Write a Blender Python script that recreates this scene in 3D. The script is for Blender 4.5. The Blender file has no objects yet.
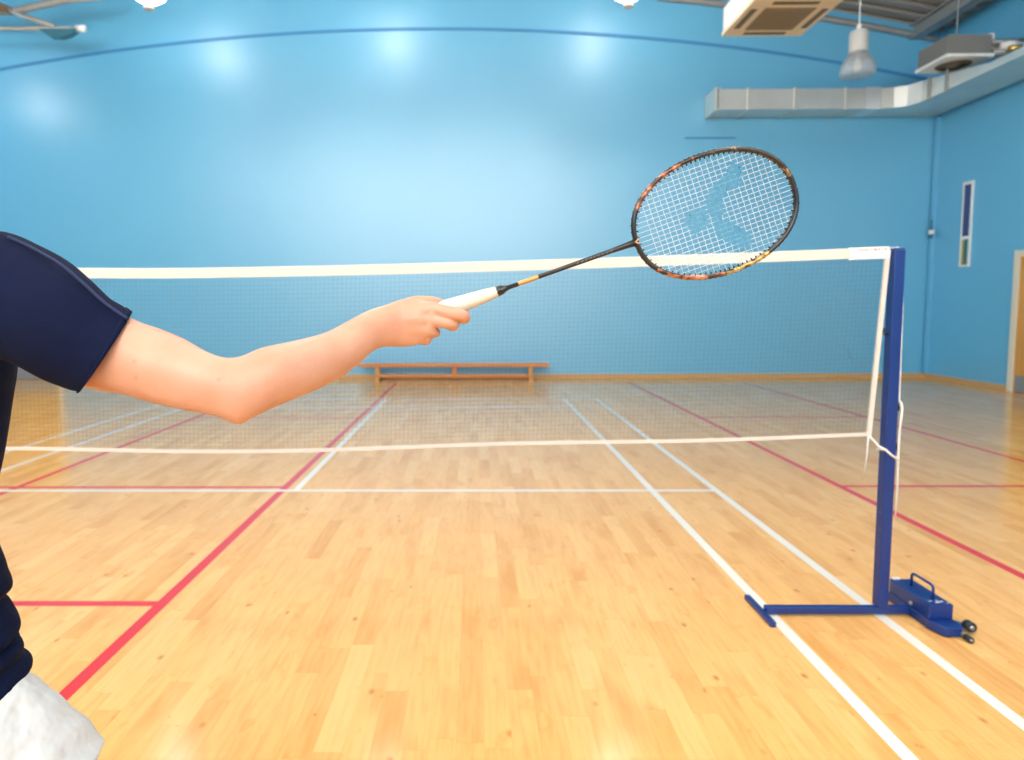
import bpy, bmesh, math, random
from mathutils import Vector, Matrix, noise
random.seed(7)
sc = bpy.context.scene
C = bpy.context.collection
PI = math.pi
V = Vector

# ------------------------------------------------------------------ materials
def principled(name, color, rough=0.5, metal=0.0, **kw):
    m = bpy.data.materials.new(name); m.use_nodes = True
    b = m.node_tree.nodes['Principled BSDF']
    b.inputs['Base Color'].default_value = (*color, 1)
    b.inputs['Roughness'].default_value = rough
    b.inputs['Metallic'].default_value = metal
    for k, v in kw.items():
        b.inputs[k].default_value = v
    return m

class N:                                   # tiny node helper
    def __init__(s, m): s.m = m; s.t = m.node_tree; s.b = s.t.nodes['Principled BSDF']
    def n(s, kind, **kw):
        x = s.t.nodes.new(kind)
        for k, v in kw.items():
            if k in x.inputs: x.inputs[k].default_value = v
            else: setattr(x, k, v)
        return x
    def l(s, a, b): s.t.links.new(a, b)
    def ramp(s, fac, stops, interp='LINEAR'):
        r = s.n('ShaderNodeValToRGB'); r.color_ramp.interpolation = interp
        e = r.color_ramp.elements
        while len(e) < len(stops): e.new(0.5)
        for q, (p, c) in zip(e, stops): q.position = p; q.color = (*c, 1)
        s.l(fac, r.inputs[0]); return r.outputs[0]
    def mix(s, fac, a, b, mode='MIX'):
        x = s.n('ShaderNodeMix', data_type='RGBA', blend_type=mode)
        for sock, v in ((x.inputs[0], fac), (x.inputs[6], a), (x.inputs[7], b)):
            if isinstance(v, (int, float)): sock.default_value = v
            elif isinstance(v, tuple): sock.default_value = (*v, 1)
            else: s.l(v, sock)
        return x.outputs[2]
    def math(s, op, a, b=0.0):
        x = s.n('ShaderNodeMath', operation=op)
        for i, v in enumerate((a, b)):
            if isinstance(v, (int, float)): x.inputs[i].default_value = v
            else: s.l(v, x.inputs[i])
        return x.outputs[0]
    def obj(s): return s.n('ShaderNodeTexCoord').outputs['Object']
    def noise(s, scale, detail=3, vec=None, stretch=None, rough=0.5):
        v = vec or s.obj()
        if stretch:
            mp = s.n('ShaderNodeMapping'); mp.inputs['Scale'].default_value = stretch; s.l(v, mp.inputs[0]); v = mp.outputs[0]
        x = s.n('ShaderNodeTexNoise', Scale=scale, Detail=detail, Roughness=rough); s.l(v, x.inputs['Vector'])
        return x.outputs['Fac']
    def bump(s, h, strength, dist=0.01):
        x = s.n('ShaderNodeBump', Strength=strength, Distance=dist); s.l(h, x.inputs['Height']); s.l(x.outputs[0], s.b.inputs['Normal'])
    def col(s, c): s.l(c, s.b.inputs['Base Color'])

M = {}
def simple(key, *a, **k): M[key] = principled(key, *a, **k); return M[key]

# blue gloss wall paint
m = simple('blue_wall_paint', (0.10, 0.43, 0.69), 0.43, **{'IOR': 2.05, 'Coat Weight': 0.3, 'Coat Roughness': 0.32}); n = N(m)
n.col(n.mix(n.noise(0.9, 4), (0.096, 0.425, 0.68), (0.108, 0.445, 0.70)))
n.bump(n.noise(220, 2), 0.06, 0.004)
simple('dark_blue_shade_paint', (0.055, 0.25, 0.52), 0.5)  # darker blue imitates shadow lines on the end wall

# maple sports floor: narrow strips laid along the hall
m = simple('maple_floor', (0.78, 0.50, 0.22), 0.5, **{'Specular IOR Level': 0.0, 'Coat Weight': 1.0, 'Coat IOR': 1.42}); n = N(m)
tc = n.obj()
sep = n.n('ShaderNodeSeparateXYZ'); n.l(tc, sep.inputs[0])
W_ = 0.085
bx = n.math('DIVIDE', sep.outputs[0], W_); row = n.math('FLOOR', bx)
wn = n.n('ShaderNodeTexWhiteNoise', noise_dimensions='1D'); n.l(row, wn.inputs['W'])
ly = n.math('ADD', n.math('DIVIDE', sep.outputs[1], 0.62), n.math('MULTIPLY', wn.outputs['Value'], 7.3)); seg = n.math('FLOOR', ly)
cmb = n.n('ShaderNodeCombineXYZ'); n.l(row, cmb.inputs[0]); n.l(seg, cmb.inputs[1])
wn2 = n.n('ShaderNodeTexWhiteNoise', noise_dimensions='2D'); n.l(cmb.outputs[0], wn2.inputs['Vector'])
plank = n.ramp(wn2.outputs['Value'], [(0.0, (0.704, 0.339, 0.0898)), (0.25, (0.795, 0.411, 0.126)), (0.7, (0.835, 0.454, 0.151)), (0.93, (0.885, 0.516, 0.196)), (1.0, (0.644, 0.287, 0.0694))])
off = n.n('ShaderNodeVectorMath', operation='MULTIPLY_ADD'); n.l(wn2.outputs['Color'], off.inputs[0]); off.inputs[1].default_value = (9, 9, 0); n.l(tc, off.inputs[2])
grain = n.noise(6, 5, off.outputs[0], (9, 0.8, 1))
c1 = n.mix(0.45, plank, n.ramp(grain, [(0.3, (0.684, 0.325, 0.0898)), (0.5, (0.814, 0.435, 0.143)), (0.72, (0.865, 0.497, 0.18))]))
big = n.noise(1.1, 3, off.outputs[0], (5, 1.2, 1))
c1 = n.mix(n.ramp(big, [(0.54, (0, 0, 0)), (0.70, (0.6, 0.6, 0.6))]), c1, (0.624, 0.268, 0.0571))
vo = n.n('ShaderNodeTexVoronoi', Scale=1.0); mp = n.n('ShaderNodeMapping'); mp.inputs['Scale'].default_value = (9.5, 6.0, 1); n.l(off.outputs[0], mp.inputs[0]); n.l(mp.outputs[0], vo.inputs['Vector'])
kn = n.ramp(vo.outputs['Distance'], [(0.0, (1, 1, 1)), (0.05, (0.75, 0.75, 0.75)), (0.14, (0, 0, 0))])
sepc = n.n('ShaderNodeSeparateColor'); n.l(vo.outputs['Color'], sepc.inputs[0])
kf = n.math('MULTIPLY', kn, n.math('GREATER_THAN', sepc.outputs[0], 0.60))
c1 = n.mix(n.math('MULTIPLY', kf, 0.85), c1, (0.4, 0.12, 0.02))
vo2 = n.n('ShaderNodeTexVoronoi', Scale=1.0); mp2 = n.n('ShaderNodeMapping'); mp2.inputs['Scale'].default_value = (17, 12, 1); n.l(off.outputs[0], mp2.inputs[0]); n.l(mp2.outputs[0], vo2.inputs['Vector'])
kn2 = n.ramp(vo2.outputs['Distance'], [(0.0, (1, 1, 1)), (0.05, (0.9, 0.9, 0.9)), (0.13, (0, 0, 0))]); sc2 = n.n('ShaderNodeSeparateColor'); n.l(vo2.outputs['Color'], sc2.inputs[0])
clus = n.ramp(n.noise(1.7, 2), [(0.46, (0, 0, 0)), (0.56, (1, 1, 1))])
c1 = n.mix(n.math('MULTIPLY', n.math('MULTIPLY', kn2, n.math('GREATER_THAN', sc2.outputs[1], 0.74)), n.math('MULTIPLY', clus, 0.75)), c1, (0.46, 0.15, 0.025))
flame = n.noise(3.2, 4, off.outputs[0], (3.0, 1.6, 1))
c1 = n.mix(n.ramp(flame, [(0.60, (0, 0, 0)), (0.68, (0.45, 0.45, 0.45)), (0.74, (0, 0, 0))]), c1, (0.7, 0.307, 0.0612))
fx = n.math('FRACT', bx); fy = n.math('FRACT', ly)
gx = n.math('LESS_THAN', fx, 0.018); gy = n.math('LESS_THAN', fy, 0.0035)
gap = n.math('MAXIMUM', gx, gy)
c1 = n.mix(n.math('MULTIPLY', gap, 0.28), c1, (0.42, 0.2, 0.06))
n.col(c1)
rr = n.noise(2.2, 3)
rm = n.n('ShaderNodeMapRange'); n.l(rr, rm.inputs[0]); rm.inputs[3].default_value = 0.13; rm.inputs[4].default_value = 0.19; n.l(rm.outputs[0], n.b.inputs['Coat Roughness'])
simple('white_court_paint', (0.84, 0.78, 0.69), 0.2)
simple('red_court_paint', (0.68, 0.035, 0.04), 0.2)

# wood
def wood(key, a, b, rough=0.4, stretch=(12, 12, 0.8)):
    m = simple(key, a, rough); n = N(m)
    n.col(n.mix(n.noise(3, 5, None, stretch), a, b)); return m
wood('orange_door_wood', (0.62, 0.27, 0.045), (0.74, 0.36, 0.075), 0.35)
wood('skirting_wood', (0.55, 0.31, 0.12), (0.66, 0.40, 0.17), 0.4, (0.8, 0.8, 10))
wood('bench_wood', (0.62, 0.18, 0.03), (0.74, 0.26, 0.05), 0.3, (0.8, 12, 12))
wood('bench_leg_wood', (0.62, 0.28, 0.08), (0.72, 0.36, 0.12), 0.35)
simple('cream_frame_paint', (0.78, 0.70, 0.55), 0.45)
simple('kick_plate_metal', (0.35, 0.36, 0.37), 0.4, 0.6)
simple('white_paint', (0.85, 0.85, 0.82), 0.45)

# metals and fittings
def metalv(key, a, b, rough, metal, scale=6, stretch=None):
    m = simple(key, a, rough, metal); n = N(m)
    n.col(n.mix(n.noise(scale, 3, None, stretch), a, b)); return m
metalv('galvanised_steel', (0.66, 0.655, 0.62), (0.86, 0.85, 0.80), 0.36, 0.65, 2.0)
simple('tan_steel', (0.40, 0.37, 0.33), 0.5, 0.2)
metalv('bright_sheet_steel', (0.86, 0.86, 0.86), (0.93, 0.93, 0.92), 0.38, 0.75, 3)
metalv('grey_steel', (0.30, 0.31, 0.31), (0.38, 0.39, 0.38), 0.45, 0.4)
metalv('ceiling_deck', (0.27, 0.265, 0.25), (0.33, 0.32, 0.305), 0.5, 0.1, 3)
simple('dark_grille', (0.16, 0.14, 0.10), 0.6)
simple('tan_grille', (0.30, 0.25, 0.17), 0.6)
simple('cream_plastic', (0.84, 0.71, 0.49), 0.45)
simple('white_plastic', (0.86, 0.86, 0.84), 0.4)
simple('grey_coil', (0.26, 0.26, 0.25), 0.6, 0.2)
simple('brass', (0.72, 0.48, 0.16), 0.3, 0.9)
simple('copper_pipe', (0.60, 0.28, 0.14), 0.35, 0.9)
simple('teal_steel', (0.05, 0.19, 0.26), 0.5, 0.2)
simple('lamp_housing_grey', (0.62, 0.60, 0.57), 0.5)
m = simple('frosted_acrylic', (0.93, 0.95, 0.96), 0.18, **{'Transmission Weight': 0.75, 'IOR': 1.45})
m = simple('lit_lamp_glass', (1, 1, 1), 0.3, **{'Emission Strength': 1.0}); LAMP = m
m.node_tree.nodes['Principled BSDF'].inputs['Emission Color'].default_value = (1.0, 0.985, 0.95, 1)
m = simple('dimmer_lamp_glass', (1, 1, 1), 0.3); LAMP2 = m
m = simple('added_glow_glazing', (0.9, 0.92, 0.93), 0.3, **{'Emission Strength': 6.8}); m.node_tree.nodes['Principled BSDF'].inputs['Emission Color'].default_value = (1.0, 1.0, 0.98, 1)  # glowing panes added behind the camera to brighten the end wall
m = simple('upper_lamp_glass', (1, 1, 1), 0.3); LAMP3 = m
m.node_tree.nodes['Principled BSDF'].inputs['Emission Color'].default_value = (1.0, 0.985, 0.95, 1)
m = LAMP2
m.node_tree.nodes['Principled BSDF'].inputs['Emission Color'].default_value = (1.0, 0.985, 0.95, 1)
simple('unlit_bulb', (0.9, 0.92, 0.9), 0.25)
simple('window_blind_blue', (0.028, 0.055, 0.20), 0.25)
simple('window_green_view', (0.055, 0.15, 0.12), 0.25)
simple('window_yellow_view', (0.50, 0.42, 0.08), 0.3)

# post
m = simple('blue_post_enamel', (0.008, 0.036, 0.20), 0.35); n = N(m)
sp = n.ramp(n.noise(75, 2, None, (1, 1, 0.8)), [(0.755, (0, 0, 0)), (0.775, (1, 1, 1))])
n.col(n.mix(n.math('MULTIPLY', sp, 0.6), n.mix(n.noise(9, 4), (0.004, 0.026, 0.15), (0.006, 0.033, 0.18)), (0.42, 0.46, 0.62)))
simple('black_rubber', (0.02, 0.022, 0.026), 0.55)
simple('worn_white_paint', (0.75, 0.77, 0.80), 0.5)
simple('axle_steel', (0.42, 0.44, 0.47), 0.35, 0.8)
simple('white_cord', (0.80, 0.78, 0.72), 0.7)
m = simple('net_tape_canvas', (0.62, 0.56, 0.49), 0.8); n = N(m); n.bump(n.noise(400, 2), 0.2, 0.002)
simple('white_vinyl', (0.68, 0.67, 0.64), 0.55)
simple('net_twine', (0.15, 0.12, 0.09), 0.8)
simple('mark_red', (0.75, 0.10, 0.07), 0.5); simple('mark_green', (0.08, 0.32, 0.16), 0.5)

# racket
simple('racket_black', (0.010, 0.009, 0.010), 0.35, **{'Coat Weight': 0.15})
m = simple('racket_copper', (0.42, 0.13, 0.06), 0.3, 0.35, **{'Coat Weight': 0.2}); n = N(m)
n.col(n.ramp(n.noise(75, 3), [(0.42, (0.03, 0.018, 0.014)), (0.50, (0.34, 0.10, 0.045)), (0.6, (0.60, 0.24, 0.13)), (0.72, (0.06, 0.03, 0.02))]))
m = simple('racket_gold', (0.5, 0.33, 0.06), 0.3, 0.35, **{'Coat Weight': 0.6}); n = N(m)
n.col(n.ramp(n.noise(90, 3), [(0.40, (0.016, 0.014, 0.012)), (0.5, (0.40, 0.24, 0.05)), (0.6, (0.62, 0.46, 0.14)), (0.7, (0.03, 0.025, 0.02))]))
m = simple('racket_black_fleck', (0.02, 0.02, 0.02), 0.35, **{'Coat Weight': 0.15}); n = N(m)
n.col(n.ramp(n.noise(60, 3), [(0.58, (0.014, 0.012, 0.012)), (0.64, (0.34, 0.20, 0.08)), (0.70, (0.02, 0.016, 0.014))]))
simple('shaft_gold', (0.50, 0.27, 0.08), 0.3, 0.4)
simple('orange_decal', (0.85, 0.36, 0.14), 0.4); simple('silver_decal', (0.22, 0.215, 0.21), 0.4, 0.5)
simple('white_string', (0.78, 0.79, 0.79), 0.4)
m = simple('blue_string_ink', (0.16, 0.36, 0.48), 0.4); n = N(m)
n.col(n.ramp(n.noise(140, 2), [(0.36, (0.06, 0.20, 0.32)), (0.46, (0.19, 0.44, 0.58)), (0.7, (0.26, 0.52, 0.66))]))
m = simple('white_grip_wrap', (0.60, 0.565, 0.47), 0.8); n = N(m); n.bump(n.noise(300, 2), 0.15, 0.001)

# person
m = simple('skin', (0.80, 0.47, 0.33), 0.42, **{'Subsurface Weight': 0.06, 'Subsurface Scale': 0.01}); n = N(m)
m.node_tree.nodes['Principled BSDF'].inputs['Subsurface Radius'].default_value = (1, 0.35, 0.2)
base = n.mix(n.ramp(n.noise(22, 4), [(0.35, (0, 0, 0)), (0.7, (1, 1, 1))]), (0.60, 0.305, 0.20), (0.555, 0.255, 0.155))
geo = n.n('ShaderNodeTexCoord').outputs['Object']
for (mx, my, mz, r_) in ((-2.1152, -1.896, 1.2547, 0.001), (-2.1141, -1.8975, 1.2361, 0.001), (-2.0184, -1.8967, 1.2334, 0.0012), (-1.9239, -1.8948, 1.2471, 0.0007)):
    d = n.n('ShaderNodeVectorMath', operation='DISTANCE'); n.l(geo, d.inputs[0]); d.inputs[1].default_value = (mx, my, mz)
    s_ = n.n('ShaderNodeSeparateXYZ'); sub = n.n('ShaderNodeVectorMath', operation='SUBTRACT'); n.l(geo, sub.inputs[0]); sub.inputs[1].default_value = (mx, my, mz); n.l(sub.outputs[0], s_.inputs[0])
    rad = n.math('SQRT', n.math('ADD', n.math('MULTIPLY', s_.outputs[0], s_.outputs[0]), n.math('MULTIPLY', s_.outputs[2], s_.outputs[2])))
    near = n.math('MULTIPLY', n.math('LESS_THAN', d.outputs['Value'], 0.06), n.math('LESS_THAN', s_.outputs[1], 0.045))
    base = n.mix(n.math('MULTIPLY', near, n.ramp(rad, [(r_ * 0.6, (0.4, 0.4, 0.4)), (r_ * 1.3, (0, 0, 0))])), base, (0.22, 0.07, 0.04))
n.col(base); n.bump(n.noise(420, 3), 0.10, 0.002)
simple('nail', (0.86, 0.56, 0.47), 0.25); simple('eye_white', (0.9, 0.9, 0.88), 0.2); simple('iris_brown', (0.06, 0.03, 0.015), 0.2); simple('lip', (0.62, 0.25, 0.21), 0.4)
simple('brown_hair', (0.07, 0.04, 0.022), 0.5)
m = simple('navy_jersey', (0.004, 0.010, 0.055), 0.85, **{'Specular IOR Level': 0.15}); n = N(m)
n.col(n.mix(n.noise(9, 3), (0.0016, 0.004, 0.022), (0.0021, 0.0054, 0.029)))
n.bump(n.noise(26, 3, None, (1, 1, 1.6)), 0.25, 0.006)
simple('navy_seam', (0.005, 0.013, 0.06), 0.8)
simple('turquoise_trim', (0.03, 0.36, 0.50), 0.5)
m = simple('white_shorts', (0.62, 0.61, 0.60), 0.85); n = N(m)
n.bump(n.noise(11, 3, None, (1.6, 1.0, 0.7)), 0.8, 0.03)
simple('white_shoe', (0.82, 0.82, 0.82), 0.5); simple('gum_sole', (0.42, 0.22, 0.09), 0.6); simple('white_sock', (0.86, 0.86, 0.85), 0.8)

# ------------------------------------------------------------------ mesh helpers
def link(name, me, mat, parent=None):
    o = bpy.data.objects.new(name, me); C.objects.link(o)
    for q in (mat if isinstance(mat, (list, tuple)) else [mat]): me.materials.append(M[q] if isinstance(q, str) else q)
    if parent is not None:
        o.parent = parent; o.matrix_parent_inverse = Matrix.Translation(-parent.location)
        if any(abs(a) > 1e-9 for a in parent.rotation_euler): o.matrix_parent_inverse = parent.matrix_basis.inverted()
    return o
def obj(name, bm, mat, parent=None, smooth=False):
    bmesh.ops.recalc_face_normals(bm, faces=bm.faces)
    if smooth:
        for f in bm.faces: f.smooth = True
    me = bpy.data.meshes.new(name); bm.to_mesh(me); bm.free()
    return link(name, me, mat, parent)
def thing(name, label, cat, loc=(0, 0, 0), group=None):
    o = bpy.data.objects.new(name, None); C.objects.link(o); o.location = loc; o.empty_display_size = 0.1
    return tag(o, label, cat, group)
def tag(o, label, cat, group=None, kind=None):
    o['label'] = label; o['category'] = cat
    if group: o['group'] = group
    if kind: o['kind'] = kind
    return o
def struct(o, label, cat): return tag(o, label, cat, None, 'structure')
def dup(root, loc, label=None, group=None):
    r = root.copy(); C.objects.link(r); r.location = loc
    if label: r['label'] = label
    if group: r['group'] = group
    for ch in list(root.children):
        c = ch.copy(); C.objects.link(c); c.parent = r
        for g in ch.children:
            d = g.copy(); C.objects.link(d); d.parent = c
    return r
B = bmesh.new
def box(bm, x0, x1, y0, y1, z0, z1, bevel=0.0, mi=0):
    vs = [bm.verts.new((x, y, z)) for x in (x0, x1) for y in (y0, y1) for z in (z0, z1)]
    fs = [bm.faces.new([vs[i] for i in q]) for q in ((0, 1, 3, 2), (4, 6, 7, 5), (0, 4, 5, 1), (2, 3, 7, 6), (0, 2, 6, 4), (1, 5, 7, 3))]
    for f in fs: f.material_index = mi
    if bevel:
        bmesh.ops.recalc_face_normals(bm, faces=fs)
        es = list({e for f in fs for e in f.edges})
        r = bmesh.ops.bevel(bm, geom=es, offset=bevel, segments=2, profile=0.5, affect='EDGES')
        for f in r['faces']: f.material_index = mi
    return bm
def frame_of(d):
    d = V(d).normalized(); a = V((0, 0, 1)) if abs(d.z) < 0.95 else V((1, 0, 0))
    u = a.cross(d).normalized(); return u, d.cross(u)
def loft(bm, rings, closed_ring=True, caps=True, loop=False, mi=0):
    vr = [[bm.verts.new(p) for p in r] for r in rings]; k = len(vr[0]); out = []
    n_ = len(vr) if loop else len(vr) - 1
    for i in range(n_):
        a, b = vr[i], vr[(i + 1) % len(vr)]
        for j in range(k if closed_ring else k - 1):
            f = bm.faces.new((a[j], a[(j + 1) % k], b[(j + 1) % k], b[j])); f.material_index = mi; out.append(f)
    if caps and not loop and closed_ring:
        for r in (vr[0], vr[-1]):
            f = bm.faces.new(r); f.material_index = mi; out.append(f)
    return out
def tube(bm, pts, r, seg=10, caps=True, loop=False, mi=0, flat=1.0):
    pts = [V(p) for p in pts]; rs = r if isinstance(r, (list, tuple)) else [r] * len(pts)
    rings = []; pu = None
    for i, p in enumerate(pts):
        if loop: d = pts[(i + 1) % len(pts)] - pts[i - 1]
        else: d = pts[min(i + 1, len(pts) - 1)] - pts[max(i - 1, 0)]
        d.normalize()
        if pu is None: u, v = frame_of(d)
        else:
            u = (pu - d * pu.dot(d)).normalized(); v = d.cross(u)
        pu = u
        rings.append([p + (u * math.cos(a) + v * math.sin(a) * flat) * rs[i] for a in (2 * PI * j / seg for j in range(seg))])
    return loft(bm, rings, True, caps, loop, mi)
def spline(pts, k=6):                      # Catmull-Rom through tuples of any length
    out = []; P = [tuple(p) for p in pts]
    for i in range(len(P) - 1):
        p0, p1, p2, p3 = P[max(i - 1, 0)], P[i], P[i + 1], P[min(i + 2, len(P) - 1)]
        for j in range(k):
            t = j / k; t2 = t * t; t3 = t2 * t
            out.append(tuple(0.5 * (2 * b + (c - a) * t + (2 * a - 5 * b + 4 * c - d) * t2 + (3 * b - a - 3 * c + d) * t3) for a, b, c, d in zip(p0, p1, p2, p3)))
    out.append(P[-1]); return out
def lathe(bm, prof, cx=0, cy=0, seg=24, mi=0, caps=False):
    rings = [[V((cx + r * math.cos(2 * PI * j / seg), cy + r * math.sin(2 * PI * j / seg), z)) for j in range(seg)] for r, z in prof]
    return loft(bm, rings, True, caps, False, mi)
def capsule(bm, chain, seg=14):            # chain of ((x,y,z), r): swept spheres, closed
    pts = []; 
    for i, (p, r) in enumerate(chain): pts.append((*p, r))
    sp_ = spline(pts, 5)
    P = [V(q[:3]) for q in sp_]; Rr = [q[3] for q in sp_]
    d0 = (P[0] - P[1]).normalized(); d1 = (P[-1] - P[-2]).normalized()
    pre = [(P[0] + d0 * Rr[0] * math.sin(a), Rr[0] * math.cos(a)) for a in (1.45, 1.1, 0.7, 0.35)]
    post = [(P[-1] + d1 * Rr[-1] * math.sin(a), Rr[-1] * math.cos(a)) for a in (0.35, 0.7, 1.1, 1.45)]
    al = pre + list(zip(P, Rr)) + post
    tube(bm, [a[0] for a in al], [a[1] for a in al], seg)
def ellipsoid(bm, c, rx, ry, rz, rot=None, seg=20):
    mt = Matrix.Translation(c) @ (rot.to_4x4() if rot else Matrix()) @ Matrix.Diagonal((rx, ry, rz, 1))
    bmesh.ops.create_uvsphere(bm, u_segments=seg, v_segments=seg // 2 + 2, radius=1, matrix=mt)
def remesh(bm, voxel, smooth=4, fac=0.5):  # fuse overlapping closed shapes into one skin
    bmesh.ops.recalc_face_normals(bm, faces=bm.faces)
    me = bpy.data.meshes.new('tmp'); bm.to_mesh(me); bm.free()
    o = bpy.data.objects.new('tmp', me); C.objects.link(o)
    r = o.modifiers.new('r', 'REMESH'); r.mode = 'VOXEL'; r.voxel_size = voxel; r.use_smooth_shade = True
    if smooth:
        s = o.modifiers.new('s', 'SMOOTH'); s.factor = fac; s.iterations = smooth
    dg = bpy.context.evaluated_depsgraph_get(); dg.update()
    out = bpy.data.meshes.new_from_object(o.evaluated_get(dg))
    bpy.data.objects.remove(o); bpy.data.meshes.remove(me)
    return out
def wrinkle(me, fn):                       # push cloth in and out along its normals
    nr = [v.normal.copy() for v in me.vertices]
    for v, q in zip(me.vertices, nr): v.co += q * fn(v.co, q)
    me.update()

# ------------------------------------------------------------------ the hall
XL, XR, YF, YB = -12.1, 6.55, -7.5, 9.4
XC = -2.72
def ceil_z(x): return 7.15 - (0.01135 if x > XC else 0.0016) * (x - XC) ** 2
def shade_strip_z(x): return 6.25 - 0.01135 * (x - XC) ** 2
WT = 0.2

# floor with painted court lines
bm = B()
box(bm, XL - WT, XR + WT, YF - WT, YB + WT, -0.2, 0.0)
def line(x0, x1, y0, y1, mi, z=0.0006):
    vs = [bm.verts.new(p) for p in ((x0, y0, z), (x1, y0, z), (x1, y1, z), (x0, y1, z))]
    bm.faces.new(vs).material_index = mi
w = 0.024
WH, RD = 1, 2
for x, mi in ((-3.13, RD), (0.945, RD), (-5.12, RD), (2.925, RD)):
    line(x - 0.028, x + 0.028, YF + 0.3, 8.75, mi, 0.0004)
for x0, x1, y in ((-11.0, -3.13, 2.05), (0.945, XR - 0.2, 2.07), (-5.12, -3.13, 5.1), (0.945, 2.925, 5.1), (-11.0, -3.13, 0.155)):
    line(x0, x1, y - 0.025, y + 0.025, mi, 0.0005)
for x in (0.0, -0.46, -5.60, -6.06):
    line(x - w, x + w, -6.66, 6.70, WH)
line(-3.03 - w, -3.03 + w, 1.96, 6.68, WH, 0.0007)
line(-3.03 - w, -3.03 + w, -6.66, -1.94, WH, 0.0007)
for y in (1.96, 5.92, 6.68, -1.94, -5.90, -6.64):
    line(-6.08, 0.02, y - w, y + w, WH, 0.0008)
fl = obj('floor', bm, ['maple_floor', 'white_court_paint', 'red_court_paint'])
struct(fl, 'glossy maple strip sports floor with white and red court lines', 'floor')

# walls
def xs(n=48): return [XL + (XR - XL) * i / n for i in range(n + 1)]
def end_wall(name, y0, y1, label):
    bm = B()
    xa = [XL - WT] + xs() + [XR + WT]
    top = [(x, min(ceil_z(min(max(x, XL), XR)), 99) + 0.02) for x in xa]
    r0 = [V((x, y0, z)) for x, z in top] + [V((XR + WT, y0, 0)), V((XL - WT, y0, 0))]
    r1 = [V((p.x, y1, p.z)) for p in r0]
    loft(bm, [r0, r1])
    return struct(obj(name, bm, 'blue_wall_paint'), label, 'wall')
end_wall('wall_back', YB, YB + WT, 'large glossy sky blue end wall behind the net')
# the end wall behind the camera, with glowing windows added for the pale glow on the far wall
WX = [(-9.2, -6.2), (-5.9, -2.9), (-2.6, 0.4), (0.7, 3.6)]; WB, WH_ = 3.0, 6.3
bm = B()
def wall_bit(x0, x1, z0, z1f):
    xa = [x0 + (x1 - x0) * i / 10 for i in range(11)]
    r0 = [V((x, YF - WT, z1f(x))) for x in xa] + [V((x1, YF - WT, z0)), V((x0, YF - WT, z0))]
    loft(bm, [r0, [V((p.x, YF, p.z)) for p in r0]])
tp = lambda x: ceil_z(min(max(x, XL), XR)) + 0.02
ed = [XL - WT] + [v for q in WX for v in q] + [XR + WT]
for i in range(0, len(ed), 2): wall_bit(ed[i], ed[i + 1], 0, tp)
for a, b in WX: wall_bit(a, b, 0, lambda x: WB); wall_bit(a, b, WH_, tp)
struct(obj('wall_front', bm, 'blue_wall_paint'), 'blue end wall behind the camera with added high windows', 'wall')
for i, (a, b) in enumerate(WX):
    bm = B()
    for q in ((a, a + 0.06, WB, WH_), (b - 0.06, b, WB, WH_), (a + .06, b - .06, WB, WB + 0.06), (a + .06, b - .06, WH_ - 0.06, WH_), ((a + b) / 2 - 0.025, (a + b) / 2 + 0.025, WB + .06, WH_ - .06), (a + .06, b - .06, 4.62, 4.68)):
        box(bm, q[0], q[1], YF - 0.12, YF - 0.02, q[2], q[3])
    wf = struct(obj('window_%d' % (i + 2), bm, 'white_paint'), 'added white framed glowing window, unseen behind the camera', 'window')
    bm = B(); box(bm, a + 0.05, b - 0.05, YF - 0.09, YF - 0.07, WB + 0.05, WH_ - 0.05); obj('pane', bm, 'added_glow_glazing', wf)
hz = ceil_z(XR) + 0.02
bm = B(); box(bm, XL - WT, XL, YF, YB, 0, ceil_z(XL) + 0.02)
struct(obj('wall_left', bm, 'blue_wall_paint'), 'blue side wall left of the court, out of the picture', 'wall')
# right wall with an opening for the slit window
WY0, WY1, WZ0, WZ1 = 8.44, 8.66, 1.98, 3.40
bm = B()
for q in ((YF, WY0, 0, hz), (WY1, YB, 0, hz), (WY0, WY1, 0, WZ0), (WY0, WY1, WZ1, hz)):
    box(bm, XR, XR + WT, *q)
struct(obj('wall_right', bm, 'blue_wall_paint'), 'blue side wall on the right with door and slit window', 'wall')

# ceiling: arched corrugated deck with steel beams
bm = B()
prof = []
ny = int((YB - YF) / 0.30)
ys = []
for i in range(ny):
    y = YF + (YB - YF) * i / ny; s = (YB - YF) / ny
    ys += [(y, 0), (y + s * 0.45, 0), (y + s * 0.5, 0.06), (y + s * 0.95, 0.06)]
ys.append((YB, 0))
rings = [[V((x, y, ceil_z(x) + dz)) for y, dz in ys] + [V((x, YB, ceil_z(x) + 0.25)), V((x, YF, ceil_z(x) + 0.25))] for x in [XL - 0.05] + xs(40) + [XR + 0.05]]
loft(bm, rings)
ceil = struct(obj('ceiling', bm, 'ceiling_deck'), 'arched grey corrugated metal roof deck', 'ceiling')
for x in (-11.6, -8.9, -5.8, -2.72, 0.4, 3.3, 6.05):
    bm = B(); z = ceil_z(x)
    for a, b, c, d in ((-0.1, 0.1, -0.03, 0.0), (-0.012, 0.012, -0.22, -0.03), (-0.1, 0.1, -0.25, -0.22)):
        box(bm, x + a, x + b, YF + 0.01, YB - 0.01, z + c, z + d)
    obj('roof_beam', bm, 'grey_steel', ceil)
bm = B(); tube(bm, [(x, 9.36, ceil_z(x) - 0.18) for x in [1.5 + (XR - 1.6) * i / 20 for i in range(21)]], 0.055, 10)
obj('arched_tube', bm, 'grey_steel', ceil, True)

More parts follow.
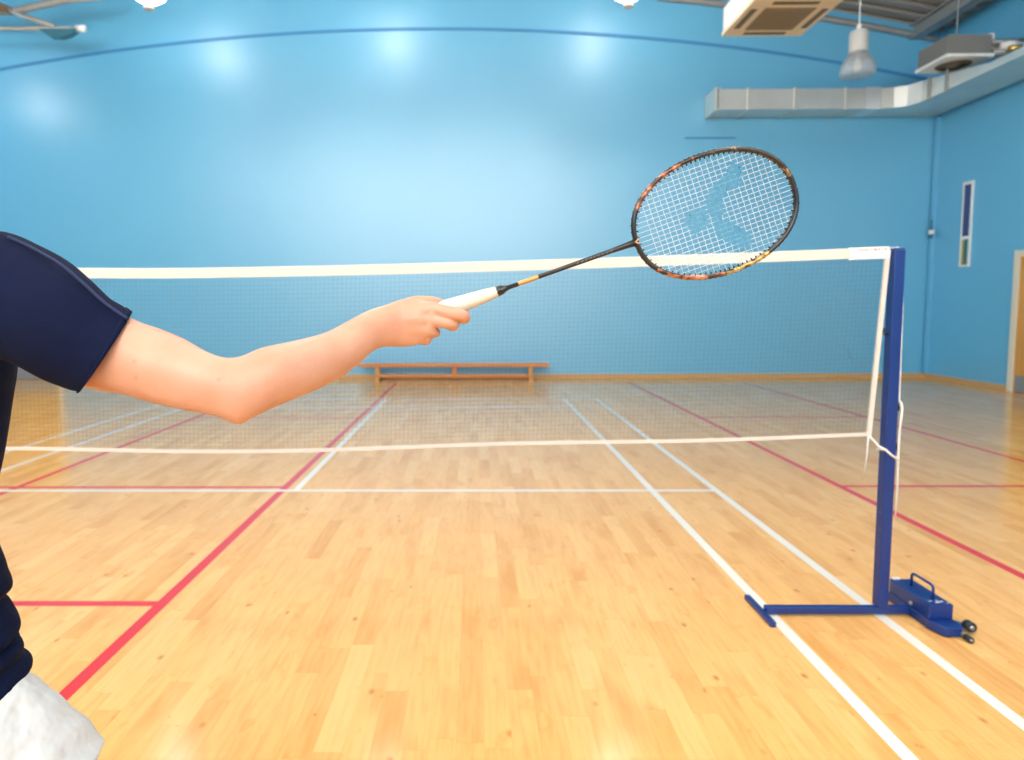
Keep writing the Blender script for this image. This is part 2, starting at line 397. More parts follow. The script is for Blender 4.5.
# arched strip painted as a step's shadow, and other trim on the end wall
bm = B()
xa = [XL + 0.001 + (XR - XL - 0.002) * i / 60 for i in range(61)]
loft(bm, [[V((x, YB - 0.022, shade_strip_z(x))), V((x, YB + 0.01, shade_strip_z(x))), V((x, YB + 0.01, shade_strip_z(x) + 0.048)), V((x, YB - 0.022, shade_strip_z(x) + 0.048))] for x in xa])
struct(obj('trim_1', bm, 'dark_blue_shade_paint'), 'thin dark blue arched ledge across the top of the end wall', 'shadow line')
bm = B(); box(bm, 2.04, 2.95, YB - 0.014, YB + 0.005, 4.335, 4.36)  # raised blue strip drawn in place of a shadow line
struct(obj('trim_2', bm, 'dark_blue_shade_paint'), 'short thin blue strip painted as a shadow line under the duct', 'batten')
bm = B(); box(bm, -2.80, -2.765, YB - 0.010, YB + 0.005, shade_strip_z(-2.78) + 0.06, ceil_z(-2.78) - 0.0)
struct(obj('trim_3', bm, 'blue_wall_paint'), 'thin upright panel joint above the arched shadow strip', 'panel joint')
bm = B(); box(bm, XR - 0.06, XR + 0.004, YB - 0.09, YB - 0.03, 0.09, 4.67)
struct(obj('trim_4', bm, 'blue_wall_paint'), 'blue painted conduit running up the far right corner', 'conduit')
bm = B(); box(bm, -9.42, XR, YB - 0.02, YB + 0.005, 0.0, 0.085, 0.004); box(bm, XL, -11.38, YB - 0.02, YB + 0.005, 0.0, 0.085, 0.004)
struct(obj('baseboard_back', bm, 'skirting_wood'), 'low wooden skirting board along the end wall', 'skirting board')
bm = B(); box(bm, XR - 0.02, XR + 0.005, 7.48, YB - 0.02, 0.0, 0.085, 0.004); box(bm, XR - 0.02, XR + 0.005, YF, 5.43, 0.0, 0.085, 0.004)
struct(obj('baseboard_right', bm, 'skirting_wood'), 'low wooden skirting board along the right wall', 'skirting board')

# slit window in the right wall
bm = B()
for q in ((WY0, WY0 + 0.03, WZ0, WZ1), (WY1 - 0.03, WY1, WZ0, WZ1), (WY0 + .03, WY1 - .03, WZ0, WZ0 + 0.03), (WY0 + .03, WY1 - .03, WZ1 - 0.05, WZ1), (WY0 + .03, WY1 - .03, 2.44, 2.49)):
    box(bm, XR - 0.025, XR + 0.06, *q)
wn_ = struct(obj('window_1', bm, 'white_paint'), 'tall slit window with white frame high on the right wall', 'window')
bm = B(); box(bm, XR - 0.018, XR - 0.008, WY0 + 0.03, WY1 - 0.03, 2.49, WZ1 - 0.05); obj('blind_pane', bm, 'window_blind_blue', wn_)
bm = B(); box(bm, XR - 0.018, XR - 0.008, WY0 + 0.03, WY1 - 0.075, WZ0 + 0.03, 2.44); obj('lower_pane', bm, 'window_green_view', wn_)
bm = B(); box(bm, XR - 0.018, XR - 0.008, WY1 - 0.075, WY1 - 0.03, WZ0 + 0.03, 2.44); obj('side_pane', bm, 'window_yellow_view', wn_)

# doors
bm = B(); x = XR
box(bm, x - 0.05, x + 0.02, 7.38, 7.48, 0, 2.16, 0.004); box(bm, x - 0.05, x + 0.02, 5.43, 5.53, 0, 2.16, 0.004); box(bm, x - 0.05, x + 0.02, 5.53, 7.38, 2.06, 2.16, 0.004)
d1 = struct(obj('door_1', bm, 'cream_frame_paint'), 'orange wooden double door with cream frame in the right wall', 'door')
for y0, y1, hy in ((6.46, 7.375, 6.54), (5.535, 6.45, 6.37)):
    bm = B(); box(bm, x - 0.03, x + 0.01, y0, y1, 0.01, 2.055, 0.003); leaf = obj('door_leaf', bm, 'orange_door_wood', d1)
    bm = B(); box(bm, x - 0.036, x - 0.03, y0 + 0.03, y1 - 0.03, 0.02, 0.26); obj('kick_plate', bm, 'kick_plate_metal', leaf)
    bm = B(); box(bm, x - 0.04, x - 0.03, hy - 0.03, hy + 0.03, 0.95, 1.25, 0.003); obj('push_plate', bm, 'kick_plate_metal', leaf)
bm = B(); y = YB
box(bm, -9.52, -9.42, y - 0.05, y + 0.02, 0, 2.16, 0.004); box(bm, -11.38, -11.28, y - 0.05, y + 0.02, 0, 2.16, 0.004); box(bm, -11.28, -9.52, y - 0.05, y + 0.02, 2.06, 2.16, 0.004)
d2 = struct(obj('door_2', bm, 'cream_frame_paint'), 'orange wooden double door in the end wall behind the player', 'door')
for x0, x1, hx in ((-10.395, -9.525, -10.32), (-11.275, -10.405, -10.48)):
    bm = B(); box(bm, x0, x1, y - 0.03, y + 0.01, 0.01, 2.055, 0.003); leaf = obj('door_leaf', bm, 'orange_door_wood', d2)
    bm = B(); box(bm, x0 + 0.03, x1 - 0.03, y - 0.036, y - 0.03, 0.02, 0.26); obj('kick_plate', bm, 'kick_plate_metal', leaf)
    bm = B(); box(bm, hx - 0.03, hx + 0.03, y - 0.04, y - 0.03, 0.95, 1.25, 0.003); obj('push_plate', bm, 'kick_plate_metal', leaf)

# small fittings on the end wall and corner
t = thing('wall_sensor', 'small white sensor with dark stem in the far right corner', 'sensor', (XR - 0.07, YB - 0.11, 2.62))
bm = B(); box(bm, XR - 0.13, XR - 0.06, YB - 0.16, YB - 0.085, 2.60, 2.68, 0.01); obj('sensor_body', bm, 'white_plastic', t)
bm = B(); lathe(bm, [(0.022, 2.68), (0.022, 2.72), (0.014, 2.73), (0.014, 2.86), (0.0, 2.865)], XR - 0.095, YB - 0.12, 12); obj('stem', bm, 'teal_steel', t, True)
bm = B(); lathe(bm, [(0.0, 2.53), (0.02, 2.54), (0.03, 2.60)], XR - 0.095, YB - 0.12, 12); obj('lens', bm, 'teal_steel', t, True)
bm = B(); bmesh.ops.create_circle(bm, cap_ends=True, radius=0.19, segments=40, matrix=Matrix.Translation((5.33, YB - 0.012, 0.50)) @ Matrix.Rotation(PI / 2, 4, 'X'))
r = bmesh.ops.extrude_face_region(bm, geom=bm.faces[:]); bmesh.ops.translate(bm, verts=[v for v in r['geom'] if isinstance(v, bmesh.types.BMVert)], vec=(0, 0.013, 0))
t = tag(obj('wall_cover', bm, 'blue_wall_paint'), 'round blue cover plate low on the end wall left of the post', 'cover plate')
bm = B(); tube(bm, [(5.33 + 0.2 * math.cos(a), YB - 0.008, 0.50 + 0.2 * math.sin(a)) for a in (2 * PI * i / 48 for i in range(48))], 0.006, 6, loop=True); obj('rim', bm, 'blue_wall_paint', t, True)

# gym bench against the end wall
t = thing('gym_bench', 'long low orange wooden balance bench against the blue end wall', 'bench', (-2.12, 9.06, 0))
bx0, bx1, by = -3.83, -0.42, 9.06
bm = B(); box(bm, bx0, bx1, by - 0.13, by + 0.13, 0.258, 0.318, 0.012); obj('seat', bm, 'bench_wood', t)
bm = B(); box(bm, bx0 + 0.36, bx1 - 0.36, by - 0.045, by + 0.045, 0.06, 0.115, 0.008); obj('beam', bm, 'bench_wood', t)
for x in (bx0 + 0.33, bx1 - 0.33):
    bm = B(); z0, z1 = 0.0, 0.265
    r0 = [V((x - 0.035, by + s * a, z)) for s, a, z in ((-1, 0.19, z0), (-1, 0.19, 0.05), (-1, 0.08, 0.11), (-1, 0.10, z1), (1, 0.10, z1), (1, 0.08, 0.11), (1, 0.19, 0.05), (1, 0.19, z0))]
    loft(bm, [r0, [p + V((0.07, 0, 0)) for p in r0]]); obj('leg', bm, 'bench_leg_wood', t)
bm = B(); box(bm, -2.16, -2.08, by - 0.035, by + 0.035, 0.115, 0.265, 0.004); obj('centre_block', bm, 'bench_wood', t)

# galvanised duct: along the end wall, round the corner, along the right wall
t = thing('air_duct', 'galvanised rectangular air duct turning the far right corner', 'duct', (2.5, YB - 0.25, 4.74))
DZ0, DZ1 = 4.70, 5.04
DY = 8.90; DX = 5.68
def duct_seg(name, outer, mat, z0=DZ0, z1=DZ1, par=t):
    bm = B(); loft(bm, [[V((x, y, z0)) for x, y in outer], [V((x, y, z1)) for x, y in outer]]); return obj(name, bm, mat, par)
yb = YB - 0.012
cuts = [2.46, 2.95, 3.75, 4.62, 4.97]
for a, b in zip(cuts, cuts[1:]):
    duct_seg('duct_section', [(a + .004, DY), (b - .004, DY), (b - .004, yb), (a + .004, yb)], 'galvanised_steel')
duct_seg('elbow_collar', [(4.97, DY), (5.22, DY), (5.22, yb), (4.97, yb)], 'bright_sheet_steel', DZ0 - 0.004, DZ1 + 0.02)
ex = XR - 0.075
duct_seg('elbow', [(5.224, DY), (5.42, DY - 0.04), (5.58, DY - 0.14), (DX, DY - 0.35), (ex, DY - 0.35), (ex, yb - 0.09), (ex - 0.03, yb - 0.09), (ex - 0.03, yb), (5.224, yb)], 'galvanised_steel')
bm = B(); a, b = DY - 0.355, 7.1
loft(bm, [[V((DX, a, DZ0)), V((ex, a, DZ0)), V((ex, a, DZ1)), V((DX, a, DZ1))], [V((DX, b, DZ0)), V((ex, b, DZ0)), V((ex, b, DZ0 + 0.11)), V((DX, b, DZ0 + 0.11))]]); obj('tapered_section', bm, 'galvanised_steel', t)
for a, b in ((7.096, 5.4), (5.396, 3.6), (3.596, 1.5)):
    duct_seg('duct_section', [(DX, a), (ex, a), (ex, b), (DX, b)], 'galvanised_steel', DZ0, DZ0 + 0.11)
for x in cuts[:-1]:
    bm = B(); d_ = 0.02
    for q in ((DZ0 - d_, DZ0), (DZ1, DZ1 + d_)): box(bm, x - 0.015, x + 0.015, DY - d_, yb, *q)
    box(bm, x - 0.015, x + 0.015, DY - d_, DY, DZ0, DZ1); obj('joint_flange', bm, 'galvanised_steel', t)
bm = B(); box(bm, 2.38, 2.42, DY - 0.03, yb, DZ0 - 0.03, DZ1 + 0.03, 0.004); box(bm, 2.42, 2.464, DY + 0.03, yb, DZ0 + 0.02, DZ1 - 0.02); obj('end_cap', bm, 'galvanised_steel', t)
for y in (8.35, 7.95):
    bm = B(); box(bm, DX - 0.035, DX - 0.005, y - 0.02, y + 0.02, DZ0 - 0.02, DZ1 - 0.013); obj('bracket', bm, 'grey_steel', t)

# ceiling cassette air conditioner
t = thing('ceiling_cassette', 'cream ceiling cassette air conditioner with square grille hanging in hall', 'air conditioner', (1.6, 4.75, 4.60))
x0, x1, y0, y1, z = 1.16, 2.09, 4.36, 5.30, 4.475
bm = B(); box(bm, x0, x1, y0, y1, z, z + 0.05, 0.012); fas = obj('fascia', bm, 'cream_plastic', t)
bm = B(); box(bm, x0 + 0.012, x1 - 0.012, y0 + 0.012, y1 - 0.012, z + 0.045, z + 0.32, 0.01); obj('casing', bm, 'white_plastic', t)
bm = B(); cx_, cy_ = (x0 + x1) / 2, (y0 + y1) / 2
box(bm, cx_ - 0.27, cx_ + 0.27, cy_ - 0.27, cy_ + 0.27, z - 0.006, z + 0.002)
for i in range(16): box(bm, cx_ - 0.26, cx_ + 0.26, cy_ - 0.255 + i * 0.034, cy_ - 0.245 + i * 0.034, z - 0.012, z - 0.006)
obj('intake_grille', bm, 'tan_grille', t)
for a in range(4):
    bm = B(); q = ((-0.24, 0.24, 0.345, 0.41), (0.345, 0.41, -0.24, 0.24), (-0.24, 0.24, -0.41, -0.345), (-0.41, -0.345, -0.24, 0.24))[a]
    box(bm, cx_ + q[0], cx_ + q[1], cy_ + q[2], cy_ + q[3], z - 0.004, z + 0.002); obj('air_outlet', bm, 'dark_grille', t)
for sx in (-0.3, 0.3):
    for sy in (-0.3, 0.3):
        bm = B(); tube(bm, [(cx_ + sx, cy_ + sy, z + 0.31), (cx_ + sx, cy_ + sy, ceil_z(cx_ + sx))], 0.008, 6); obj('hanger_rod', bm, 'grey_steel', t)

# fan coil unit by the right wall
t = thing('fan_coil_unit', 'grey louvred fan unit with round fan hanging in far right corner', 'ventilation unit', (5.65, 7.85, 5.2))
x0, x1, y0, y1, z0, z1 = 5.34, 5.99, 7.50, 8.16, 5.03, 5.36
bm = B(); box(bm, x0 - 0.03, x1 + 0.03, y0 - 0.03, y1 + 0.03, z0, z0 + 0.05, 0.008); obj('base_tray', bm, 'white_plastic', t)
bm = B(); box(bm, x0, x1, y0, y1, z0 + 0.05, z1)
for i in range(20):
    u = 0.02 + i * 0.0315
    box(bm, x0 + u, x0 + u + 0.012, y0 - 0.008, y0, z0 + 0.06, z1 - 0.01); box(bm, x0 - 0.008, x0, y0 + u, y0 + u + 0.012, z0 + 0.06, z1 - 0.01)
obj('coil_casing', bm, 'grey_coil', t)
bm = B(); cx_, cy_ = (x0 + x1) / 2, (y0 + y1) / 2
lathe(bm, [(0.09, z0 - 0.004), (0.235, z0 - 0.004), (0.245, z0 + 0.004), (0.09, z0 + 0.004)], cx_, cy_, 32)
for k in range(4): lathe(bm, [(0.11 + k * 0.033, z0 - 0.014), (0.12 + k * 0.033, z0 - 0.014), (0.12 + k * 0.033, z0 - 0.004), (0.11 + k * 0.033, z0 - 0.004)], cx_, cy_, 32)
obj('fan_guard', bm, 'dark_grille', t)
bm = B(); lathe(bm, [(0.0, z0 - 0.016), (0.085, z0 - 0.012), (0.09, z0 + 0.004)], cx_, cy_, 24); obj('hub', bm, 'grey_coil', t, True)
bm = B(); tube(bm, [(cx_ + 0.1, cy_ + 0.1, z1), (cx_ + 0.1, cy_ + 0.1, ceil_z(cx_ + 0.1))], 0.008, 6); obj('hanger_rod', bm, 'grey_steel', t)
# pipework beside it
t = thing('pipework', 'copper and white lagged pipes running from the fan unit to wall', 'pipes', (6.2, 7.6, 5.18))
bm = B(); tube(bm, [(6.03, 7.62, 5.20), (6.16, 7.62, 5.20), (6.20, 7.62, 5.23), (6.20, 7.62, 5.30)], 0.032, 12); obj('copper_pipe', bm, 'copper_pipe', t, True)
bm = B(); tube(bm, [(6.12, 7.50, 5.19), (6.54, 7.50, 5.20)], 0.05, 14); tube(bm, [(6.22, 7.50, 5.192), (6.36, 7.50, 5.196)], 0.07, 14); obj('lagged_pipe', bm, 'white_plastic', t, True)
bm = B(); tube(bm, [(6.20, 7.44, 5.13), (6.36, 7.42, 5.14)], 0.045, 12); obj('brass_valve', bm, 'brass', t, True)
bm = B(); lathe(bm, [(0.05, 5.32), (0.05, 5.40), (0.03, 5.42)], 6.06, 7.62, 14, caps=True); obj('vent_cap', bm, 'white_plastic', t, True)
bm = B(); box(bm, 6.38, 6.44, 7.30, 7.36, 5.08, 5.64); obj('support_post', bm, 'lamp_housing_grey', t)
bm = B(); tube(bm, [(6.05, 7.58, 5.13), (6.54, 7.58, 5.13)], 0.06, 12); tube(bm, [(6.05, 7.62, 5.29), (6.54, 7.62, 5.30)], 0.045, 12); obj('steel_pipe', bm, 'grey_steel', t, True)

# steel hoop frame folded up by the far left of the ceiling
t = thing('folded_hoop_frame', 'grey steel frame of pipes folded up under roof at far left', 'frame', (-9.0, 8.5, 6.2))
bm = B(); tube(bm, [(-10.9, 8.5, 5.97), (-8.35, 8.5, 5.95)], 0.032, 10); hp = obj('lower_pipe', bm, 'tan_steel', t, True)
bm = B(); tube(bm, [(-8.35, 8.5, 5.95), (-8.20, 8.5, 5.95)], 0.055, 12); obj('end_cap', bm, 'white_plastic', hp, True)
bm = B(); tube(bm, [(-9.75, 8.5, 6.40), (-9.2, 8.5, 6.15), (-8.72, 8.5, 5.98)], 0.05, 8); obj('diagonal_brace', bm, 'grey_steel', t, True)
bm = B(); tube(bm, [(-9.35, 8.5, 6.24), (-8.45, 8.5, 6.42), (-7.9, 8.5, 6.46)], 0.06, 8); obj('upper_rail', bm, 'tan_steel', t, True)
bm = B(); box(bm, -10.0, -9.45, 8.42, 8.58, 6.20, 6.28); obj('cross_plate', bm, 'copper_pipe', t)
bm = B(); loft(bm, [[V((x, y, z)) for x, z in ((-8.95, 5.93), (-8.30, 5.93), (-8.45, 5.83), (-8.58, 5.79), (-8.76, 5.80))] for y in (8.44, 8.56)]); obj('bracket', bm, 'teal_steel', t)  # dark teal plate imitates the shadow below the pipe
for x, z in ((-10.6, 5.97), (-8.62, 6.40), (-7.98, 6.44)):
    bm = B(); box(bm, x - 0.03, x + 0.03, 8.47, 8.53, z, ceil_z(x)); obj('hanger', bm, 'teal_steel' if x > -8.3 else 'grey_steel', t)

# lamps
def lit_lamp(x, y, z, label, group=None, glass=None):
    t = thing('ceiling_lamp', label, 'lamp', (x, y, z), group)
    bm = B(); lathe(bm, [(0.035, z + 0.0), (0.11, z + 0.015), (0.175, z + 0.06), (0.215, z + 0.13), (0.235, z + 0.22), (0.235, z + 0.30), (0.14, z + 0.36), (0.06, z + 0.38)], x, y, 28, caps=True); obj('glass_bowl', bm, glass or LAMP, t, True)
    bm = B(); lathe(bm, [(0.0, z - 0.075), (0.05, z - 0.075), (0.055, z - 0.06), (0.055, z - 0.012), (0.07, z + 0.0), (0.0, z + 0.0)], x, y, 18); obj('end_fitting', bm, 'lamp_housing_grey', t)
    bm = B(); lathe(bm, [(0.06, z + 0.381), (0.085, z + 0.40), (0.085, z + 0.62), (0.03, z + 0.66)], x, y, 18, caps=True); obj('ballast_housing', bm, 'lamp_housing_grey', t, True)
    bm = B(); tube(bm, [(x, y, z + 0.66), (x, y, ceil_z(x))], 0.008, 6); obj('cable', bm, 'grey_steel', t)
    return t
lit_lamp(-5.43, 5.0, 4.775, 'lit white bowl lamp cut by the top edge at upper left', None, LAMP2)
lit_lamp(0.0, 5.0, 4.762, 'lit bowl lamp barely showing at the top edge, right of centre', None, LAMP2)
for i, (x, y, z) in enumerate([(-6.83, 7.75, 6.2), (-3.33, 7.75, 6.42), (0.59, 7.75, 6.3), (-10.7, 7.5, 5.3), (-2.75, 5.0, 4.95), (-8.3, 2.6, 4.95), (-5.45, 2.6, 4.95), (-2.75, 2.6, 4.95), (0.0, 2.6, 4.95), (-8.3, 0.4, 4.95), (-5.45, 0.4, 4.95), (-2.75, 0.4, 4.95), (0.0, 0.4, 4.95), (-8.3, -1.8, 4.95), (-5.45, -1.8, 4.95), (-2.75, -1.8, 4.95), (0.0, -1.8, 4.95), (3.0, -1.8, 4.95), (-8.3, -4.0, 4.95), (-5.45, -4.0, 4.95), (-2.75, -4.0, 4.95), (0.0, -4.0, 4.95), (3.0, -4.0, 4.95), (-8.3, -6.2, 4.95), (-5.45, -6.2, 4.95), (-2.75, -6.2, 4.95), (0.0, -6.2, 4.95), (3.0, -6.2, 4.95)]):
    lit_lamp(x, y, z, 'lit bowl lamp hanging above the picture, out of frame', 'lit lamps above the frame', LAMP2 if y == 5.0 else LAMP3 if y > 7 else LAMP)
t = thing('ceiling_lamp', 'unlit clear dome pendant lamp on cable before far right duct', 'lamp', (3.84, 7.2, 4.67))
x, y, z = 3.84, 7.2, 4.665
bm = B(); lathe(bm, [(0.19, z - 0.002), (0.222, z + 0.01), (0.235, z + 0.06), (0.225, z + 0.14), (0.18, z + 0.23), (0.13, z + 0.29), (0.122, z + 0.29), (0.172, z + 0.225), (0.216, z + 0.14), (0.226, z + 0.06), (0.214, z + 0.016), (0.19, z + 0.006)], x, y, 32); obj('clear_dome', bm, 'frosted_acrylic', t, True)
bm = B(); lathe(bm, [(0.0, z + 0.06), (0.03, z + 0.07), (0.048, z + 0.12), (0.042, z + 0.2), (0.02, z + 0.27)], x, y, 16, caps=True); obj('bulb', bm, 'unlit_bulb', t, True)
bm = B(); lathe(bm, [(0.132, z + 0.285), (0.138, z + 0.305), (0.132, z + 0.325)], x, y, 24, caps=True); obj('clamp_ring', bm, 'grey_steel', t, True)
bm = B(); lathe(bm, [(0.122, z + 0.325), (0.126, z + 0.34), (0.126, z + 0.60), (0.11, z + 0.63), (0.04, z + 0.65)], x, y, 24, caps=True); obj('ballast_housing', bm, 'lamp_housing_grey', t, True)
bm = B(); lathe(bm, [(0.03, z + 0.65), (0.03, z + 0.72), (0.008, z + 0.74), (0.007, ceil_z(x))], x, y, 10, caps=True); obj('cable', bm, 'white_plastic', t)

# ------------------------------------------------------------------ net post
PX, PY = 0.0, 0.057
t = thing('net_post', 'blue steel badminton net post with weighted wheeled base', 'net post', (PX, PY, 0))
h = 0.0225
bm = B(); box(bm, PX - h, PX + h, PY - h, PY + h, 0.041, 1.545, 0.004); pole = obj('pole', bm, 'blue_post_enamel', t)
bm = B(); box(bm, PX - h + .002, PX + h - .002, PY - h + .002, PY + h - .002, 1.545, 1.552, 0.002); obj('top_cap', bm, 'blue_post_enamel', pole)
bm = B(); box(bm, -0.49, 0.135, PY - 0.015, PY + 0.015, 0.010, 0.041, 0.004); obj('base_bar', bm, 'blue_post_enamel', t)
bm = B(); box(bm, -0.514, -0.490, -0.055, 0.21, 0.0, 0.022, 0.003); obj('foot_bar', bm, 'blue_post_enamel', t)
# weighted base
bm = B()
o_ = [(0.118, 0.20), (0.118, -0.075), (0.135, -0.125), (0.148, -0.138), (0.205, -0.138), (0.222, -0.12), (0.222, 0.20)]
loft(bm, [[V((x, y, 0.004)) for x, y in o_], [V((x, y, 0.042)) for x, y in o_]]); bmesh.ops.bevel(bm, geom=[e for e in bm.edges], offset=0.003, segments=1, affect='EDGES')
obj('base_plate', bm, 'blue_post_enamel', t)
bm = B(); box(bm, 0.121, 0.219, -0.068, 0.19, 0.042, 0.105, 0.005); wb = obj('weight_box', bm, 'blue_post_enamel', t)
bm = B(); hp = [(0.168, 0.115, 0.104), (0.168, 0.115, 0.150), (0.168, 0.108, 0.160), (0.168, 0.098, 0.163), (0.168, -0.002, 0.163), (0.168, -0.012, 0.160), (0.168, -0.018, 0.150), (0.168, -0.018, 0.104)]
tube(bm, hp, 0.0058, 8); obj('carry_handle', bm, 'blue_post_enamel', wb, True)
bm = B()
for cx_, cy_, s in ((0.145, -0.035, 0.010), (0.168, -0.047, 0.013), (0.188, -0.040, 0.009), (0.176, -0.030, 0.007), (0.205, -0.052, 0.006)):
    vs = [bm.verts.new((cx_ + s * random.uniform(0.6, 1.2) * math.cos(a), cy_ + 0.6 * s * random.uniform(0.5, 1.2) * math.sin(a), 0.1056)) for a in (2 * PI * i / 9 for i in range(9))]
    bm.faces.new(vs)
obj('chipped_paint', bm, 'worn_white_paint', wb)
bm = B(); box(bm, 0.128, 0.16, 0.175, 0.188, 0.105, 0.112, 0.002); obj('latch', bm, 'worn_white_paint', wb)
bm = B(); lathe(bm, [(0.0, 0.0), (0.009, 0.0), (0.009, 0.006), (0.0, 0.006)], 0, 0, 10)
bmesh.ops.transform(bm, matrix=Matrix.Translation((0.118, 0.035, 0.065)) @ Matrix.Rotation(-PI / 2, 4, 'Y'), verts=bm.verts); obj('bolt', bm, 'axle_steel', wb)
# rollers
def wheel(cx_, cy_, cz_, r, w_, axl):
    bm = B(); lathe(bm, [(0.0, 0), (r * 0.55, 0), (r * 0.6, -0.003), (r * 0.9, -0.003), (r, 0.001), (r, w_ - 0.001), (r * 0.9, w_), (0.0, w_)], 0, 0, 22)
    bmesh.ops.transform(bm, matrix=Matrix.Translation((cx_, cy_, cz_)) @ Matrix.Rotation(-PI / 2, 4, 'X'), verts=bm.verts)
    wh = obj('roller_wheel', bm, 'black_rubber', t, True)
    bm = B(); lathe(bm, [(0.0, -0.004), (r * 0.42, -0.004), (r * 0.45, 0.004), (0.0, 0.004)], 0, 0, 14)
    bmesh.ops.transform(bm, matrix=Matrix.Translation((cx_, cy_, cz_)) @ Matrix.Rotation(-PI / 2, 4, 'X'), verts=bm.verts); obj('hub_cap', bm, 'axle_steel', wh, True)
    bm = B(); tube(bm, axl, r * 0.42, 10); obj('axle', bm, 'axle_steel', wh, True)
wheel(0.263, -0.112, 0.030, 0.021, 0.030, [(0.205, -0.045, 0.028), (0.262, -0.085, 0.030), (0.263, -0.10, 0.030)])
wheel(0.208, -0.182, 0.0145, 0.0125, 0.030, [(0.200, -0.13, 0.020), (0.207, -0.150, 0.015), (0.208, -0.165, 0.0145)])
# cleats on the right face of the pole
for z in (0.885, 0.716, 1.20):
    bm = B(); s = 1 if z != 1.20 else -1
    tube(bm, [(PX + s * h, PY, z), (PX + s * (h + 0.016), PY, z), (PX + s * (h + 0.017), PY, z + 0.016), (PX + s * (h + 0.017), PY, z + 0.026)], 0.0045, 8); obj('cord_hook', bm, 'black_rubber', t, True)

# ------------------------------------------------------------------ net
NX1, NX0, NY = -0.034, -6.06, 0.057
def sag(x): u = (x + 3.05) / 3.02; return 0.076 * (1 - abs(u) ** 1.5)
def ztop(x): return 1.557 - sag(x)
def zbot(x): return 0.783 - 0.9 * sag(x) + 0.006 * math.sin(x * 3.1) * min(1, -x)
def edge_x(z): return NX1 - (1.548 - z) * 0.058        # the right edge slants inwards
t = thing('badminton_net', 'dark meshed badminton net with white top tape across the court', 'net', (-3.05, NY, 1.46))
bm = B(); r_ = 0.00036
xsn = [NX0 + (NX1 - NX0) * i / 60 for i in range(61)]
nv = 330
def strand(pts):
    rings = []
    for p in pts:
        p = V(p); rings.append([p + V((a * r_, b * r_, c * r_)) for a, b, c in ((-1, 0, -1), (1, 0, -1), (1, 0, 1), (-1, 0, 1))] if False else None)
for i in range(nv):
    u = (i + 0.5) / nv
    zs = [0, 0.25, 0.5, 0.75, 1]
    pts = []
    for v in zs:
        x = NX0 + (NX1 - NX0) * u; zt, zb = ztop(x), zbot(x); z = zt + (zb - zt) * v
        x = NX0 + (edge_x(z) - NX0) * u; pts.append((x, NY + 0.006 * math.sin(v * PI) * math.sin(u * 40), z))
    loft(bm, [[V(p) + V(q) for q in ((-r_, 0, 0), (0, -r_, 0), (r_, 0, 0), (0, r_, 0))] for p in pts], caps=False)
nh = 41
for k in range(1, nh):
    v = k / nh; pts = []
    for i in range(61):
        u = i / 60; x = NX0 + (NX1 - NX0) * u; zt, zb = ztop(x), zbot(x); z = zt + (zb - zt) * v
        pts.append((NX0 + (edge_x(z) - NX0) * u, NY + 0.006 * math.sin(v * PI) * math.sin(u * 40), z))
    loft(bm, [[V(p) + V(q) for q in ((0, 0, -r_), (0, -r_, 0), (0, 0, r_), (0, r_, 0))] for p in pts], caps=False)
obj('mesh', bm, 'net_twine', t)
def ribbon(name, pts, hw, th, mat):        # folded tape: pts are (x, z) centres
    bm = B(); rings = []
    for i, (x, z) in enumerate(pts):
        a = V((pts[min(i + 1, len(pts) - 1)][0] - pts[max(i - 1, 0)][0], 0, pts[min(i + 1, len(pts) - 1)][1] - pts[max(i - 1, 0)][1])).normalized(); nrm = V((-a.z, 0, a.x))
        c = V((x, NY, z)); rings.append([c + nrm * hw * s + V((0, y * th, 0)) for s, y in ((-1, -1), (0.85, -1), (1.0, 0), (0.85, 1), (-1, 1))])
    loft(bm, rings); return obj(name, bm, mat, t)
tape = ribbon('top_tape', [(x, ztop(x) - 0.020) for x in xsn], 0.021, 0.0035, 'net_tape_canvas')
ribbon('bottom_tape', [(x - 0.045, zbot(x)) for x in xsn], 0.0075, 0.002, 'net_tape_canvas')
sd = ribbon('side_tape', [(edge_x(z) - 0.002, z) for z in [1.545 - (1.545 - 0.775) * i / 12 for i in range(13)]], 0.010, 0.0045, 'net_tape_canvas')
bm = B(); rings = []
for x in [-0.195 + i * 0.027 for i in range(7)]:
    c = V((x, NY, ztop(x) - 0.021)); rings.append([c + V((0, y * 0.0055, s * 0.0245)) for s, y in ((-1, -1), (1, -1), (1, 1), (-1, 1))])
loft(bm, rings); sl = obj('tape_sleeve', bm, 'white_vinyl', tape)
bm = B()
for x, w_, mi in ((-0.158, .006, 0), (-0.146, .005, 0), (-0.134, .004, 1), (-0.126, .005, 0), (-0.112, .004, 0), (-0.098, .012, 1), (-0.08, .006, 1), (-0.062, .004, 0), (-0.052, .006, 0)):
    z = ztop(x) - 0.008; box(bm, x, x + w_, NY - 0.0064, NY - 0.0054, z - 0.003, z + 0.003, 0, mi)
obj('printed_mark', bm, ['mark_green', 'mark_red'], tape)
bm = B(); q = PX + h + 0.004; p = PX - h - 0.004; a, b = PY - h - 0.004, PY + h + 0.004
tube(bm, [(edge_x(0.775), NY, 0.775), (p - 0.02, a + 0.01, 0.735), (p, a, 0.724), (PX, a, 0.700), (q, a, 0.682), (q + 0.006, PY, 0.69), (q, b, 0.70), (p, b, 0.715), (p, a, 0.722)], 0.0042, 8); obj('tie_strap', bm, 'white_cord', t, True)
